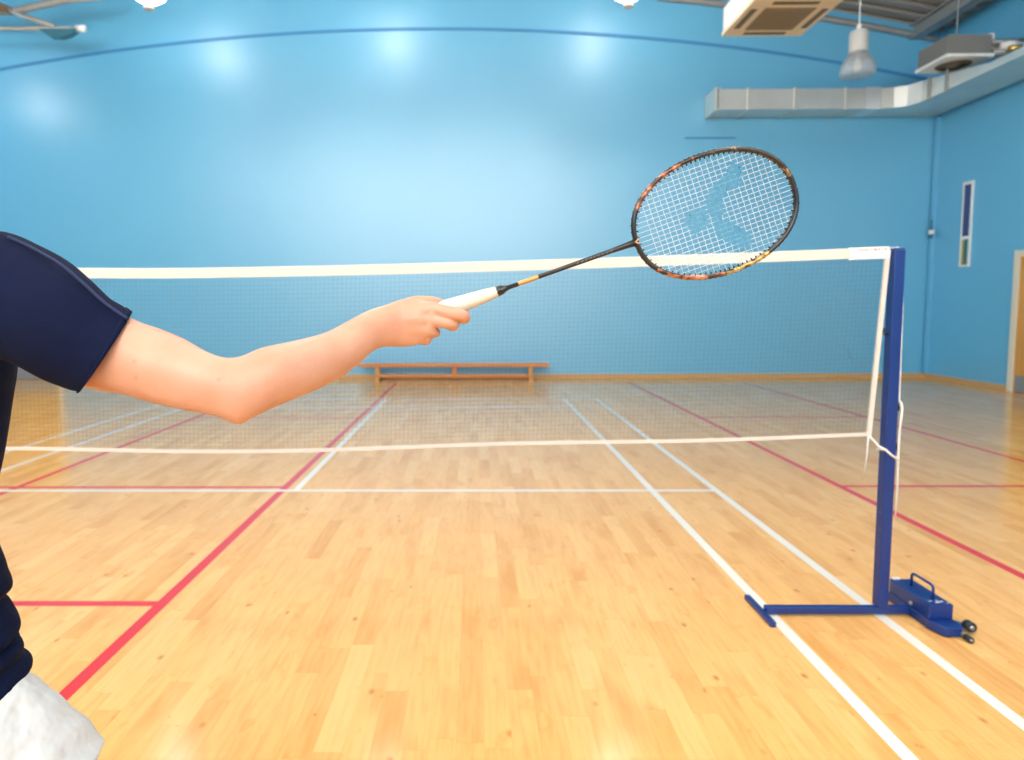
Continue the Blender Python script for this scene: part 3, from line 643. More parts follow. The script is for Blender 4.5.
bm = B(); tube(bm, [(PX - h, NY, 1.552), (PX, NY, 1.557), (q, NY, 1.545), (q + 0.002, PY - 0.01, 1.3), (q + 0.002, PY - 0.015, 0.93), (q + 0.012, PY - 0.012, 0.915), (q + 0.018, PY - 0.01, 0.89), (q + 0.013, PY - 0.01, 0.80), (q + 0.012, PY - 0.01, 0.70), (q + 0.014, PY - 0.012, 0.55), (q + 0.010, PY - 0.015, 0.44)], [0.002, 0.002, 0.002, 0.002, 0.003, 0.006, 0.006, 0.004, 0.0045, 0.0025, 0.002], 8); obj('tension_cord', bm, 'white_cord', t, True)
bm = B(); tube(bm, [(edge_x(0.775) - 0.004, NY, 0.78), (edge_x(0.775) - 0.008, NY - 0.004, 0.70), (edge_x(0.775) - 0.012, NY, 0.62)], [0.003, 0.002, 0.0012], 6); obj('loose_cord', bm, 'white_cord', t, True)

# ------------------------------------------------------------------ racket
AX, SD, NN = V((0.9437, 0.0134, 0.3304)), V((-0.3302, -0.0125, 0.9438)), V((0.0167, -0.9998, -0.0074))
J = V((-1.4890, -1.6751, 1.4095))
def RL(a, s, d=0.0): return J + AX * a + SD * s + NN * d
t = thing('badminton_racket', 'black and copper badminton racket with white grip held out over the net', 'racket', tuple(J - AX * 0.36))
HA, HB, HC = 0.1218, 0.0872, 0.1270
def head(an, k=0.0):                       # an = 0 at the tip
    ca, sa = math.cos(an), math.sin(an); e = 2.18
    rr = (abs(ca / (HA - k)) ** e + abs(sa / (HB - k)) ** e) ** (-1 / e)
    taper = 1 - 0.06 * max(0, -ca) ** 2 * abs(sa)
    return HC + rr * ca, rr * sa * taper
NSEG = 160
bm = B(); rings = []
for i in range(NSEG):
    an = 2 * PI * i / NSEG; a, s = head(an); a2, s2 = head(an + 0.01)
    tg = V((a2 - a, s2 - s)).normalized(); nr = (tg.y, -tg.x)
    ring = []
    for j in range(10):
        q = 2 * PI * j / 10; u = 0.0039 * math.cos(q); d = 0.0052 * math.sin(q)
        if abs(math.cos(q)) > 0.95 and math.cos(q) < 0: u *= 0.7
        ring.append(RL(a + nr[0] * u, s + nr[1] * u, d))
    rings.append(ring)
fs = loft(bm, rings, True, False, True)
def zone(an):
    d = math.degrees(an) % 360             # 0 tip, 90 upper side, 180 throat, 270 lower side
    if d < 48 or d > 322: return 3
    if d < 95: return 3
    if d < 158: return 1
    if d < 205: return 0
    if d < 262: return 1
    if d < 305: return 2
    return 3
for i, f in enumerate(fs): f.material_index = zone(2 * PI * (i // 10 + 0.5) / NSEG)
obj('frame', bm, ['racket_black', 'racket_copper', 'racket_gold', 'racket_black_fleck'], t, True)
bm = B()
NG = 76
for i in range(NG):
    an = 2 * PI * (i + 0.5) / NG; a, s = head(an, 0.0)
    c, e = (a - HC), s; L = math.hypot(c, e); dx, dy = c / L, e / L
    tube(bm, [RL(a - dx * 0.0062, s - dy * 0.0062), RL(a - dx * 0.003, s - dy * 0.003)], 0.0011, 6)
    tube(bm, [RL(a + dx * 0.003, s + dy * 0.003), RL(a + dx * 0.0045, s + dy * 0.0045)], 0.0012, 6)
obj('grommet_strip', bm, 'racket_black', t)
# strings, dyed blue where the stencil was inked
POLY = [[(0.1717, 0.0625), (0.1847, 0.0549), (0.1789, 0.0266), (0.1505, 0.0244), (0.1411, 0.0093), (0.1345, -0.0114), (0.1448, -0.0181), (0.124, -0.0201), (0.1186, 0.0019), (0.1191, 0.0277), (0.1346, 0.0376), (0.1528, 0.0464)],
        [(0.0879, 0.0173), (0.1152, 0.0153), (0.1128, -0.0115), (0.0985, -0.0173), (0.0888, -0.0185), (0.0798, 0.0017)],
        [(0.1212, -0.0144), (0.1448, -0.0181), (0.1561, -0.0314), (0.167, -0.046), (0.1628, -0.0647), (0.1446, -0.0583), (0.1318, -0.0445), (0.1191, -0.0307)]]
def inside(a, s):
    for P in POLY:
        c = False
        for (x1, y1), (x2, y2) in zip(P, P[1:] + P[:1]):
            if (y1 > s) != (y2 > s) and a < (x2 - x1) * (s - y1) / (y2 - y1) + x1: c = not c
        if c: return True
    return False
def in_head(a, s):
    e = 2.18; return (abs((a - HC) / (HA - 0.003)) ** e + abs(s / (HB - 0.003)) ** e) < 1
bm = B(); SR = 0.00028
def string(fix, along_a, sign0):
    n_ = 140; pts = []
    for i in range(n_ + 1):
        v = -0.14 + 0.28 * i / n_
        a, s = (HC + v, fix) if along_a else (fix, v)
        if in_head(a, s): pts.append((a, s))
    if len(pts) < 4: return
    P = [RL(a, s, 0.00045 * sign0 * math.cos(PI * i / 4)) for i, (a, s) in enumerate(pts)]
    w1 = SD if along_a else AX
    rings = [[p + w1 * SR, p + NN * SR, p - w1 * SR, p - NN * SR] for p in P]
    fs = loft(bm, rings)
    for k, f in enumerate(fs[:-2]):
        i = k // 4; a, s = pts[min(i, len(pts) - 1)]
        f.material_index = 1 if inside(a, s) else 0
for i in range(22):
    string(-0.0735 + i * 0.147 / 21, True, 1 if i % 2 else -1)
for i in range(23):
    string(0.030 + i * 0.0089, False, -1 if i % 2 else 1)
obj('strings', bm, ['white_string', 'blue_string_ink'], t)
SL = 0.2082
sd_ = lambda p, q: [RL(a, 0) for a in (p, q)]
bm = B(); tube(bm, [RL(-SL, 0), RL(-0.10, 0), RL(-0.035, 0), RL(-0.010, 0), RL(0.004, 0)], [0.0034, 0.0034, 0.0036, 0.0046, 0.0058], 14); sh = obj('shaft', bm, 'racket_black', t, True)
bm = B(); tube(bm, [RL(-0.184, 0), RL(-0.178, 0), RL(-0.150, 0), RL(-0.142, 0)], [0.0030, 0.00352, 0.00352, 0.0030], 14); obj('gold_band', bm, 'shaft_gold', sh, True)
bm = B()
for i in range(9):
    a = -0.088 + i * 0.0065; tube(bm, [RL(a, -0.001, 0.0033), RL(a + random.uniform(0.001, 0.004), 0.001, 0.0033)], 0.0005, 5)
obj('printed_mark', bm, 'silver_decal', sh)
bm = B()
for dv in (1, -1):
    tube(bm, [RL(0.0025, 0, 0.0056), RL(0.0085, 0.0038 * dv, 0.0046)], 0.0009, 6)
obj('throat_decal', bm, 'orange_decal', t)
bm = B(); tube(bm, [RL(-SL - 0.006, 0), RL(-SL - 0.004, 0), RL(-SL + 0.004, 0), RL(-SL + 0.008, 0), RL(-SL + 0.013, 0)], [0.0075, 0.0078, 0.0070, 0.0046, 0.0040], 16); obj('cone_cap', bm, 'racket_black', t, True)
bm = B(); GL = 0.178; pts = []; rad = []
for i in range(61):
    u = i / 60; a = -SL - 0.004 - u * GL
    base = 0.0078 + (0.0142 - 0.0078) * min(1, u / 0.42) ** 0.8; ph = (u * 9) % 1
    pts.append(RL(a, 0)); rad.append(base - 0.0007 * max(0, 1 - abs(ph - 0.5) * 9))
tube(bm, pts, rad, 8, True); tube(bm, [pts[-1], pts[-1] - AX * 0.006], [0.0152, 0.0148], 8); obj('grip', bm, 'white_grip_wrap', t, True)

# ------------------------------------------------------------------ the player
ARM = [
    ((-2.3424,-1.8212,1.3398), (0.0027,0.0040,0.0508), 0.95),
    ((-2.3028,-1.8323,1.3224), (0.0146,0.0042,0.0520), 0.95),
    ((-2.2399,-1.8444,1.2881), (0.0206,0.0042,0.0507), 0.92),
    ((-2.1709,-1.8559,1.2613), (0.0265,0.0036,0.0428), 0.90),
    ((-2.1276,-1.8643,1.2515), (0.0201,0.0034,0.0405), 0.88),
    ((-2.0896,-1.8718,1.2408), (0.0121,0.0033,0.0405), 0.85),
    ((-2.0556,-1.8773,1.2296), (0.0079,0.0029,0.0364), 0.82),
    ((-2.0279,-1.8796,1.2226), (0.0013,0.0028,0.0357), 0.78),
    ((-2.0088,-1.8799,1.2172), (-0.0035,0.0031,0.0399), 0.62),
    ((-1.9950,-1.8744,1.2219), (-0.0059,0.0029,0.0372), 0.70),
    ((-1.9758,-1.8564,1.2311), (-0.0079,0.0028,0.0364), 0.85),
    ((-1.9497,-1.8254,1.2389), (-0.0082,0.0026,0.0343), 0.90),
    ((-1.9173,-1.7841,1.2504), (-0.0053,0.0025,0.0326), 0.88),
    ((-1.8902,-1.7523,1.2680), (-0.0048,0.0024,0.0310), 0.82),
    ((-1.8678,-1.7308,1.2845), (-0.0028,0.0022,0.0289), 0.75),
    ((-1.8487,-1.7151,1.2900), (-0.0014,0.0024,0.0304), 0.66),
    ((-1.8299,-1.7036,1.2932), (-0.0014,0.0028,0.0350), 0.50),
    ((-1.8131,-1.6963,1.2945), (0.0001,0.0030,0.0355), 0.42),
    ((-1.7985,-1.6921,1.2945), (0.0037,0.0027,0.0290), 0.34),
]
SLEEVE = [
    ((-2.4051,-1.7920,1.3362), (-0.0031,0.0074,0.0941), 0.80),
    ((-2.3551,-1.8118,1.3343), (0.0079,0.0065,0.0816), 0.90),
    ((-2.3233,-1.8217,1.3318), (0.0066,0.0064,0.0809), 0.95),
    ((-2.2937,-1.8271,1.3234), (0.0097,0.0061,0.0760), 0.97),
    ((-2.2614,-1.8329,1.3095), (0.0121,0.0059,0.0737), 0.95),
    ((-2.2306,-1.8439,1.2934), (0.0176,0.0055,0.0672), 0.95),
    ((-2.2120,-1.8476,1.2826), (0.0218,0.0050,0.0610), 0.95),
    ((-2.1997,-1.8501,1.2740), (0.0230,0.0046,0.0560), 0.93),
    ((-2.1862,-1.8534,1.2686), (0.0272,0.0043,0.0514), 0.93),
    ((-2.1755,-1.8558,1.2635), (0.0317,0.0039,0.0461), 0.93),
]
SEAM = [
    ((-2.2952,-1.8459,1.4037), (0.0000,0.0001,0.0012), 1.00),
    ((-2.2648,-1.8516,1.3909), (0.0000,0.0001,0.0012), 1.00),
    ((-2.2187,-1.8679,1.3691), (0.0000,0.0001,0.0012), 1.00),
    ((-2.1858,-1.8746,1.3438), (0.0000,0.0001,0.0012), 1.00),
    ((-2.1609,-1.8781,1.3223), (0.0000,0.0001,0.0012), 1.00),
    ((-2.1332,-1.8803,1.3033), (0.0000,0.0001,0.0012), 1.00),
]
METACARP_I = [((-1.8477,-1.7112,1.3010), 0.0150), ((-1.8138,-1.7033,1.3080), 0.0145), ((-1.7837,-1.6976,1.3137), 0.0115)]
METACARP_M = [((-1.8488,-1.7140,1.2910), 0.0160), ((-1.8164,-1.7071,1.2980), 0.0145), ((-1.7881,-1.6988,1.2985), 0.0112)]
METACARP_R = [((-1.8477,-1.7126,1.2838), 0.0155), ((-1.8194,-1.7072,1.2850), 0.0140), ((-1.7941,-1.6980,1.2839), 0.0108)]
METACARP_P = [((-1.8468,-1.7090,1.2779), 0.0160), ((-1.8246,-1.7010,1.2746), 0.0140), ((-1.8048,-1.6941,1.2713), 0.0102)]
THENAR = [((-1.8449,-1.6992,1.3008), 0.0170), ((-1.8273,-1.6859,1.3138), 0.0155), ((-1.8092,-1.6730,1.3227), 0.0118)]
HEEL = [((-1.8456,-1.6960,1.2774), 0.0150), ((-1.8265,-1.6831,1.2738), 0.0120)]
INDEX = [((-1.7837,-1.6976,1.3137), 0.0108), ((-1.7603,-1.6997,1.3086), 0.0094), ((-1.7400,-1.6949,1.3041), 0.0090), ((-1.7390,-1.6722,1.2986), 0.0080), ((-1.7547,-1.6500,1.3028), 0.0070)]
MIDDLE = [((-1.7881,-1.6988,1.2985), 0.0108), ((-1.7692,-1.6979,1.2948), 0.0094), ((-1.7548,-1.6910,1.2916), 0.0088), ((-1.7572,-1.6672,1.2880), 0.0080), ((-1.7718,-1.6467,1.2952), 0.0070)]
RING = [((-1.7941,-1.6980,1.2839), 0.0104), ((-1.7865,-1.6915,1.2810), 0.0090), ((-1.7825,-1.6782,1.2787), 0.0082), ((-1.7850,-1.6582,1.2787), 0.0078), ((-1.7967,-1.6435,1.2890), 0.0068)]
LITTLE = [((-1.8048,-1.6941,1.2713), 0.0098), ((-1.7967,-1.6853,1.2679), 0.0086), ((-1.7963,-1.6711,1.2687), 0.0078), ((-1.8050,-1.6569,1.2726), 0.0070), ((-1.8149,-1.6481,1.2830), 0.0062)]
THUMB = [((-1.8092,-1.6730,1.3227), 0.0112), ((-1.7904,-1.6628,1.3234), 0.0098), ((-1.7803,-1.6547,1.3220), 0.0088), ((-1.7714,-1.6508,1.3197), 0.0076)]

P0 = V((-2.51, -1.75, 0))
person = thing('person', 'person in navy jersey and white shorts reaching out a racket, right arm stretched', 'person', tuple(P0))
RT = V((0.94, -0.34, 0)).normalized(); FW = V((0.34, 0.94, 0)).normalized(); UP = V((0, 0, 1))
def sect(c, a, b, n_=28, e=2.3, tilt=None):
    c = V(c); out = []
    for j in range(n_):
        q = 2 * PI * j / n_; cq, sq = math.cos(q), math.sin(q)
        out.append(c + RT * a * math.copysign(abs(cq) ** (2 / e), cq) + FW * b * math.copysign(abs(sq) ** (2 / e), sq))
    return out
def loft_stations(bm, ST, k=4, seg=24, grow=0.0, wob=None, cut=None):
    flat = [(*c, *u, kk) for c, u, kk in ST]; sp_ = spline(flat, k); rings = []
    for i, q in enumerate(sp_):
        c = V(q[:3]); u = V(q[3:6]); d = (V(sp_[min(i + 1, len(sp_) - 1)][:3]) - V(sp_[max(i - 1, 0)][:3])).normalized()
        u = u * (1 + grow / u.length); vdir = d.cross(u).normalized(); v = vdir * u.length * q[6]
        if cut is not None:                # the cuff is cut straight across in one plane
            t_ = min(1, max(0, i / len(sp_) * 2 - 0.6)); w_ = (vdir * (1 - t_) + cut.normalized() * (t_ if cut.dot(vdir) > 0 else -t_)); w_ = (w_ - u * (w_.dot(u) / u.length_squared)).normalized()
            v = w_ * u.length * q[6] * (1 + 0.24 * t_)
        ring = []
        for j in range(seg):
            a = 2 * PI * j / seg; s = 1 + (wob(i / len(sp_), a) if wob else 0)
            ring.append(c + (u * math.cos(a) + v * math.sin(a)) * s)
        rings.append(ring)
    return loft(bm, rings), rings

# body skin: trunk, head, left arm and legs fused, then the finely modelled right arm
bm = B()
TR = [((-2.52, -1.752, 0.80), .110, .085), ((-2.54, -1.752, 0.90), .105, .080), ((-2.56, -1.752, 1.02), .100, .078), ((-2.56, -1.752, 1.10), .100, .080), ((-2.54, -1.752, 1.22), .115, .088), ((-2.52, -1.75, 1.32), .150, .095), ((-2.53, -1.755, 1.38), .130, .075), ((-2.545, -1.755, 1.415), .075, .06), ((-2.55, -1.75, 1.44), .055, .055), ((-2.555, -1.74, 1.52), .052, .055)]
loft(bm, [sect(*q) for q in spline([(*c, a, b) for c, a, b in TR], 4) for q in [((q[0], q[1], q[2]), q[3], q[4])]])
HD = V((-2.56, -1.715, 1.60)); rot = Matrix((RT, FW, UP)).transposed()
ellipsoid(bm, HD + UP * 0.015, 0.074, 0.094, 0.105, rot); ellipsoid(bm, HD + FW * 0.032 - UP * 0.05, 0.055, 0.055, 0.075, rot)
capsule(bm, [(HD + FW * 0.088 + UP * 0.015, 0.008), (HD + FW * 0.100 - UP * 0.010, 0.011), (HD + FW * 0.098 - UP * 0.022, 0.013)])
for s in (-1, 1):
    ellipsoid(bm, HD + RT * 0.078 * s - FW * 0.008 - UP * 0.005, 0.008, 0.018, 0.030, rot)
capsule(bm, [(HD + FW * 0.083 - UP * 0.052 - RT * 0.016, 0.008), (HD + FW * 0.090 - UP * 0.053, 0.010), (HD + FW * 0.083 - UP * 0.052 + RT * 0.016, 0.008)])
def limb(ch): capsule(bm, [(V(p), r) for p, r in ch], 18)
# legs
limb([((-2.50, -1.760, 0.75), .058), ((-2.42, -1.755, 0.66), .080), ((-2.365, -1.745, 0.585), .078), ((-2.285, -1.73, 0.50), .062), ((-2.225, -1.72, 0.44), .054), ((-2.175, -1.75, 0.34), .053), ((-2.145, -1.79, 0.20), .040), ((-2.14, -1.80, 0.10), .035), ((-2.14, -1.80, 0.06), .036)])
limb([((-2.57, -1.738, 0.76), .062), ((-2.66, -1.69, 0.68), .076), ((-2.75, -1.64, 0.56), .064), ((-2.81, -1.61, 0.46), .053), ((-2.89, -1.60, 0.36), .053), ((-3.00, -1.58, 0.22), .039), ((-3.06, -1.56, 0.13), .034), ((-3.07, -1.555, 0.10), .035)])
# left arm, held out behind for balance, relaxed hand
limb([((-2.66, -1.70, 1.335), .055), ((-2.78, -1.70, 1.25), .048), ((-2.90, -1.66, 1.13), .039), ((-2.98, -1.58, 1.14), .037), ((-3.06, -1.49, 1.16), .028), ((-3.10, -1.44, 1.17), .024)])
hw = V((-3.10, -1.44, 1.17)); hd = V((-0.62, 0.76, 0.10)).normalized(); hs = V((0.70, 0.60, -0.25)); hs = (hs - hd * hs.dot(hd)).normalized(); hn = hd.cross(hs)
for i, (o_, L, r) in enumerate(((0.026, 1.0, .0092), (0.009, 1.08, .0095), (-0.008, 1.0, .009), (-0.024, 0.8, .008))):
    b0 = hw + hd * 0.078 + hs * o_; capsule(bm, [(hw + hs * o_ * 0.5, .016), (hw + hd * 0.04 + hs * o_ * 0.8, .0135), (b0, .0108)], 12)
    c1 = b0 + (hd * 0.040 + hn * 0.012) * L; c2 = c1 + (hd * 0.020 + hn * 0.020) * L; c3 = c2 + (hd * 0.008 + hn * 0.020) * L
    capsule(bm, [(b0, r * 1.1), (c1, r), (c2, r * .9), (c3, r * .8)], 12)
capsule(bm, [(hw + hs * 0.018 + hd * 0.01, .015), (hw + hs * 0.036 + hd * 0.035 + hn * 0.012, .012), (hw + hs * 0.046 + hd * 0.064 + hn * 0.018, .0095), (hw + hs * 0.048 + hd * 0.088 + hn * 0.022, .008)], 12)
me1 = remesh(bm, 0.0045, 3)
bm = B()
loft_stations(bm, ARM, 5, 32)
for ch in (METACARP_I, METACARP_M, METACARP_R, METACARP_P, THENAR, HEEL): capsule(bm, [(V(p) + V((0, 0.0012, 0)), r * 0.95) for p, r in ch], 18)
# web of skin between thumb and index, and palm filler
capsule(bm, [(V(METACARP_I[1][0]), .0125), (V(THENAR[1][0]) + V((0.002, 0, 0.001)), .0125)], 14)
capsule(bm, [(V(METACARP_I[2][0]) + V((-0.008, 0.002, 0.0)), .0108), (V(THENAR[2][0]) + V((-0.004, 0, 0)), .0095)], 14)
capsule(bm, [(V(METACARP_I[2][0]), .0105), (V(METACARP_M[2][0]), .0105), (V(METACARP_R[2][0]), .0102), (V(METACARP_P[2][0]), .0096)], 14)
for ch in (INDEX, MIDDLE, RING, LITTLE, THUMB): capsule(bm, ch, 16)
me2 = remesh(bm, 0.0016, 8)
bm = B(); bm.from_mesh(me2)                # soften the back of the hand
for _ in range(26):
    bmesh.ops.smooth_vert(bm, verts=[v for v in bm.verts if -1.880 < v.co.x < -1.796 and v.co.y < -1.683 + (v.co.x + 1.796) * -0.15], factor=0.5, use_axis_x=True, use_axis_y=True, use_axis_z=True)
bm.to_mesh(me2); bm.free()
bm = B(); bm.from_mesh(me1); bm.from_mesh(me2)
body = obj('body', bm, 'skin', person, True)
# nails on the gripping hand
for nm, ch in (('thumb', THUMB), ('index', INDEX), ('middle', MIDDLE)):
    a, b = V(ch[-2][0]), V(ch[-1][0]); d = (b - a).normalized()
    out_ = V((0, 0.2, 1)) if nm == 'thumb' else V((0, 0.6, -1)); out_ = (out_ - d * out_.dot(d)).normalized(); sd2 = d.cross(out_)
    bm = B(); ellipsoid(bm, b + out_ * (ch[-1][1] * 0.86) + d * 0.001, 0.0055, 0.0042, 0.0016, Matrix((d, sd2, out_)).transposed(), 14); obj('fingernail', bm, 'nail', body, True)
for s in (-1, 1):
    bm = B(); ellipsoid(bm, HD + RT * 0.031 * s + FW * 0.079 + UP * 0.018, 0.0125, 0.0115, 0.0115, rot, 16); ey = obj('eye', bm, 'eye_white', body, True)
    bm = B(); ellipsoid(bm, HD + RT * 0.031 * s + FW * 0.0885 + UP * 0.018, 0.0055, 0.003, 0.0055, rot, 14); obj('iris', bm, 'iris_brown', body, True)
bm = B()
for s in (-0.0045, 0.0045): capsule(bm, [(HD + FW * 0.0885 - UP * (0.053 + s) - RT * 0.020, 0.002), (HD + FW * 0.0985 - UP * (0.053 + s), 0.0045), (HD + FW * 0.0885 - UP * (0.053 + s) + RT * 0.020, 0.002)], 10)
obj('lips', bm, 'lip', body, True)
bm = B(); ellipsoid(bm, HD + UP * 0.035 - FW * 0.014, 0.083, 0.098, 0.098, rot, 28); ellipsoid(bm, HD - FW * 0.055 - UP * 0.02, 0.072, 0.055, 0.085, rot, 24)
hair_me = remesh(bm, 0.006, 3); link('hair', hair_me, 'brown_hair', person)
for s in (-1, 1): pass

# jersey: trunk and both sleeves fused, with the bunched folds at the waist
bm = B()
SH = [(1.425, -2.548, .075, .068), (1.405, -2.54, .110, .085), (1.38, -2.53, .152, .098), (1.33, -2.52, .166, .112), (1.24, -2.518, .146, .116), (1.18, -2.520, .142, .114), (1.12, -2.523, .134, .110), (1.06, -2.532, .130, .107), (1.03, -2.536, .130, .107), (1.00, -2.535, .130, .108), (0.96, -2.529, .130, .109), (0.925, -2.527, .136, .113), (0.905, -2.528, .142, .118), (0.895, -2.527, .141, .117), (0.884, -2.523, .129, .108), (0.872, -2.523, .140, .116), (0.855, -2.522, .147, .122), (0.838, -2.522, .156, .129), (0.830, -2.521, .153, .127), (0.822, -2.517, .136, .114), (0.813, -2.518, .152, .126), (0.802, -2.518, .155, .128), (0.792, -2.517, .148, .122), (0.781, -2.519, .162, .132), (0.772, -2.519, .168, .136), (0.765, -2.519, .168, .136)]
def shf(z):
    K = [(0.74, -.032), (0.80, -.028), (0.87, -.029), (0.905, -.020), (0.97, -.0175), (1.03, -.017), (1.09, -.011), (1.18, -.007), (1.26, 0), (2, 0)]
    for (a, p), (b, q) in zip(K, K[1:]):
        if z <= b: return p + (q - p) * max(0, z - a) / (b - a)
SH = [(z, x + shf(z), a, b_) for z, x, a, b_ in SH]
sp_ = spline(SH, 4); rings = []
for z, x, a, b in sp_:
    ring = []
    for j in range(72):
        q = 2 * PI * j / 72; cq, sq = math.cos(q), math.sin(q)
        am = max(0, (1.0 - z) / 0.23); zz = z + 0.006 * am * math.sin(2 * q + 0.5) * (z < 1.0)
        fold = 1 + 0.012 * am * math.sin(7 * q + z * 60)
        ring.append(V((x, -1.752, zz)) + RT * a * fold * math.copysign(abs(cq) ** 0.9, cq) + FW * b * fold * math.copysign(abs(sq) ** 0.9, sq))
    rings.append(ring)
loft(bm, rings)
CUT = V((-0.50, 0.86, 0.0))
def sleeve_wob(t, a): return 0.012 * math.sin(a * 3 + t * 9) * (1 - t) + 0.010 * math.sin(t * 34 + 1.3 * math.cos(a)) * math.exp(-((t - 0.72) / 0.16) ** 2) * max(0, math.cos(a))
loft_stations(bm, SLEEVE, 6, 40, 0.0, sleeve_wob, CUT)
capsule(bm, [(V((-2.64, -1.71, 1.335)), .078), (V((-2.70, -1.70, 1.30)), .074), (V((-2.76, -1.70, 1.255)), .068)], 20)
ellipsoid(bm, V((-2.47, -1.76, 1.36)), 0.11, 0.085, 0.058, rot)
jm = remesh(bm, 0.0035, 5)
def jersey_fold(p, q):
    if p.x > -2.40 and p.z > 1.20: return 0.0012 * noise.noise(V((p.x * 14, p.y * 14, p.z * 22)))
    k = min(1, max(0, (1.02 - p.z) / 0.12))
    return 0.003 * noise.noise(V((p.x * 9, p.y * 9, p.z * 13))) + 0.0035 * k * noise.noise(V((p.x * 22 + 4, p.y * 22, p.z * 40)))
wrinkle(jm, jersey_fold)
jersey = link('jersey', jm, 'navy_jersey', person)
bm = B(); tube(bm, [V(c) for c in spline([q[0] for q in SEAM], 5)], 0.0022, 8); obj('shoulder_seam', bm, 'navy_seam', jersey, True)
# sleeve hem: a doubled band round the cuff
bm = B(); _, rr_ = loft_stations(B(), SLEEVE, 6, 40, 0.0, None, CUT)
a, b = rr_[-1], rr_[-7]
cut = [[p + (p - V(SLEEVE[-1][0])).normalized() * 0.0012 for p in a], [p.lerp(q, 0.55) + (p - V(SLEEVE[-1][0])).normalized() * 0.0016 for p, q in zip(a, b)]]
inner = [[p + (V(SLEEVE[-1][0]) - p).normalized() * 0.004 for p in r] for r in cut]
loft(bm, [cut[0], cut[1], inner[1], inner[0]], True, False, True); obj('sleeve_hem', bm, 'navy_jersey', jersey, True)
bm = B(); tr = []
for i in range(15):
    q = -0.35 + 0.62 * i / 14; z = 0.8215 + 0.002 * math.sin(i * 0.3)
    tr.append(V((-2.545, -1.752, z)) + RT * 0.143 * math.copysign(abs(math.cos(q)) ** .9, math.cos(q)) + FW * 0.120 * math.copysign(abs(math.sin(q)) ** .9, math.sin(q)))
tube(bm, tr, [0.0008] + [0.0035] * 13 + [0.0008], 8, True, False, 0, 1.6); obj('side_trim', bm, 'turquoise_trim', jersey, True)

# shorts
bm = B()
loft(bm, [sect((-2.545, -1.752, z), a, b, 40, 2.1) for z, a, b in ((0.88, .105, .088), (0.83, .112, .092), (0.79, .122, .100), (0.762, .138, .114), (0.735, .150, .128), (0.68, .140, .12))])
def leg_tube(ax, r0, r1, ph):
    pts = spline([(*p, r) for p, r in ax], 6); P = [V(q[:3]) for q in pts]; rings = []
    for i, p in enumerate(P):
        d = (P[min(i + 1, len(P) - 1)] - P[max(i - 1, 0)]).normalized(); u, v = frame_of(d)
        rings.append([p + (u * math.cos(a) + v * math.sin(a)) * pts[i][3] * (1 + 0.030 * math.sin(5 * a + ph + i * 0.12) * i / len(P)) for a in (2 * PI * j / 48 for j in range(48))])
    loft(bm, rings)
leg_tube([((-2.52, -1.762, 0.77), .070), ((-2.468, -1.765, 0.722), .096), ((-2.414, -1.755, 0.655), .102), ((-2.368, -1.745, 0.588), .103)], 0, 0, 0.4)
leg_tube([((-2.575, -1.745, 0.77), .070), ((-2.625, -1.72, 0.755), .100), ((-2.66, -1.69, 0.683), .101), ((-2.70, -1.67, 0.622), .103)], 0, 0, 1.9)
shm = remesh(bm, 0.0045, 5)
def shorts_fold(p, q):
    a = p.x * 0.75 + p.z * 0.66; b = -p.x * 0.66 + p.z * 0.75; w_ = noise.noise(V((p.x * 6, p.y * 6, p.z * 6)))
    return 0.0020 * math.sin(b * 120 + w_ * 5 + p.y * 18) * (0.5 + 0.5 * noise.noise(V((a * 9, b * 12, p.y * 8 + 3)))) + 0.0022 * noise.noise(V((a * 11, b * 26, p.y * 12)))
wrinkle(shm, shorts_fold)
shorts = link('shorts', shm, 'white_shorts', person)

# socks and shoes
def shoe(ank, toe_dir, lift, heel_z):
    d = V((toe_dir[0], toe_dir[1], 0)).normalized(); s = V((d.y, -d.x, 0)); a = V(ank)
    pitch = math.atan2(lift, 0.2); dd = (d * math.cos(pitch) - UP * math.sin(pitch)); nn = s.cross(dd) * -1
    nn = nn if nn.z > 0 else -nn
    ball = V((a.x, a.y, 0)) + d * 0.0; o0 = V((a.x, a.y, heel_z))
    bm = B(); rings = []
    for t_, w_, h_ in ((-0.075, .020, .050), (-0.065, .031, .072), (-0.03, .036, .088), (0.02, .038, .085), (0.07, .044, .062), (0.12, .048, .048), (0.16, .042, .038), (0.185, .024, .026)):
        c = o0 + dd * t_
        rings.append([c + s * w_ * math.cos(q) + nn * (0.014 + (h_ - 0.014) * (0.5 + 0.5 * math.sin(q))) for q in (2 * PI * j / 20 for j in range(20))])
    loft(bm, rings); sh_ = obj('shoe', bm, 'white_shoe', person, True)
    bm = B(); rings = []
    for t_, w_ in ((-0.08, .020), (-0.07, .033), (-0.02, .038), (0.05, .042), (0.12, .050), (0.165, .043), (0.19, .024)):
        c = o0 + dd * t_; rings.append([c + s * w_ * x + nn * z for x, z in ((-1, 0.0), (1, 0.0), (1.02, 0.02), (-1.02, 0.02))])
    loft(bm, rings); obj('sole', bm, 'gum_sole', sh_)
    bm = B()
    for k in range(5):
        c = o0 + dd * (0.035 + k * 0.016) + nn * (0.083 - k * 0.0055); tube(bm, [c - s * 0.02, c + nn * 0.006, c + s * 0.02], 0.0025, 6)
    obj('laces', bm, 'white_sock', sh_, True)
shoe((-2.14, -1.80, 0), (0.85, 0.5), 0.0, 0.0015)
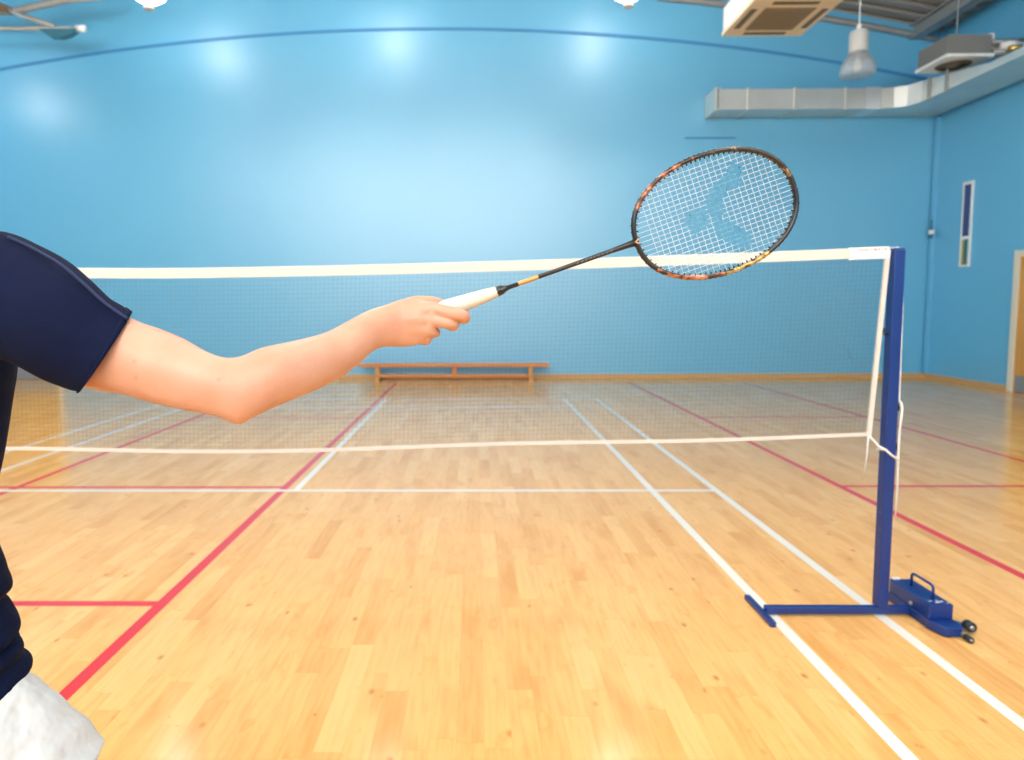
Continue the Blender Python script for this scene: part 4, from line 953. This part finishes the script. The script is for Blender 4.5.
shoe((-3.07, -1.555, 0), (0.75, 0.6), 0.068, 0.066)
for pts in ([(-2.145, -1.79, 0.185), (-2.14, -1.80, 0.11), (-2.14, -1.80, 0.06)], [(-3.02, -1.572, 0.19), (-3.06, -1.56, 0.135), (-3.07, -1.555, 0.11)]):
    bm = B(); tube(bm, pts, [.0445, .0405, .042], 20); obj('sock', bm, 'white_sock', person, True)

# ------------------------------------------------------------------ light, camera
w = bpy.data.worlds.new('World'); sc.world = w; w.use_nodes = True
w.node_tree.nodes['Background'].inputs[0].default_value = (0.7, 0.8, 0.9, 1); w.node_tree.nodes['Background'].inputs[1].default_value = 0.3
LAMP.node_tree.nodes['Principled BSDF'].inputs['Emission Strength'].default_value = 41.0
LAMP2.node_tree.nodes['Principled BSDF'].inputs['Emission Strength'].default_value = 41.0 * 0.25
LAMP3.node_tree.nodes['Principled BSDF'].inputs['Emission Strength'].default_value = 41.0 * 0.55
cam = bpy.data.cameras.new('camera'); co = bpy.data.objects.new('camera', cam); C.objects.link(co)
cam.sensor_width = 36.0; cam.lens = 36.0 * 651.64 / 1024
cam.shift_x = (512 - 470.27) / 1024; cam.shift_y = -(380 - 358.98) / 1024
yaw, pitch, roll = -0.0096, -0.0787, -0.003
fwd = V((math.sin(yaw) * math.cos(pitch), math.cos(yaw) * math.cos(pitch), math.sin(pitch))); rgt = V((math.cos(yaw), -math.sin(yaw), 0)); up = rgt.cross(fwd)
r2 = rgt * math.cos(roll) + up * math.sin(roll); u2 = -rgt * math.sin(roll) + up * math.cos(roll)
mw = Matrix((r2, u2, -fwd)).transposed().to_4x4(); mw.translation = V((-1.7204, -2.6498, 1.3156)); co.matrix_world = mw
cam.clip_start = 0.05; cam.clip_end = 60
cam.dof.use_dof = True; cam.dof.focus_distance = 0.95; cam.dof.aperture_fstop = 5.0
sc.camera = co
vs_ = sc.view_settings; vs_.view_transform = 'Standard'; vs_.look = 'None'; vs_.gamma = 1.0; vs_.use_curve_mapping = False; vs_.exposure = 0.0
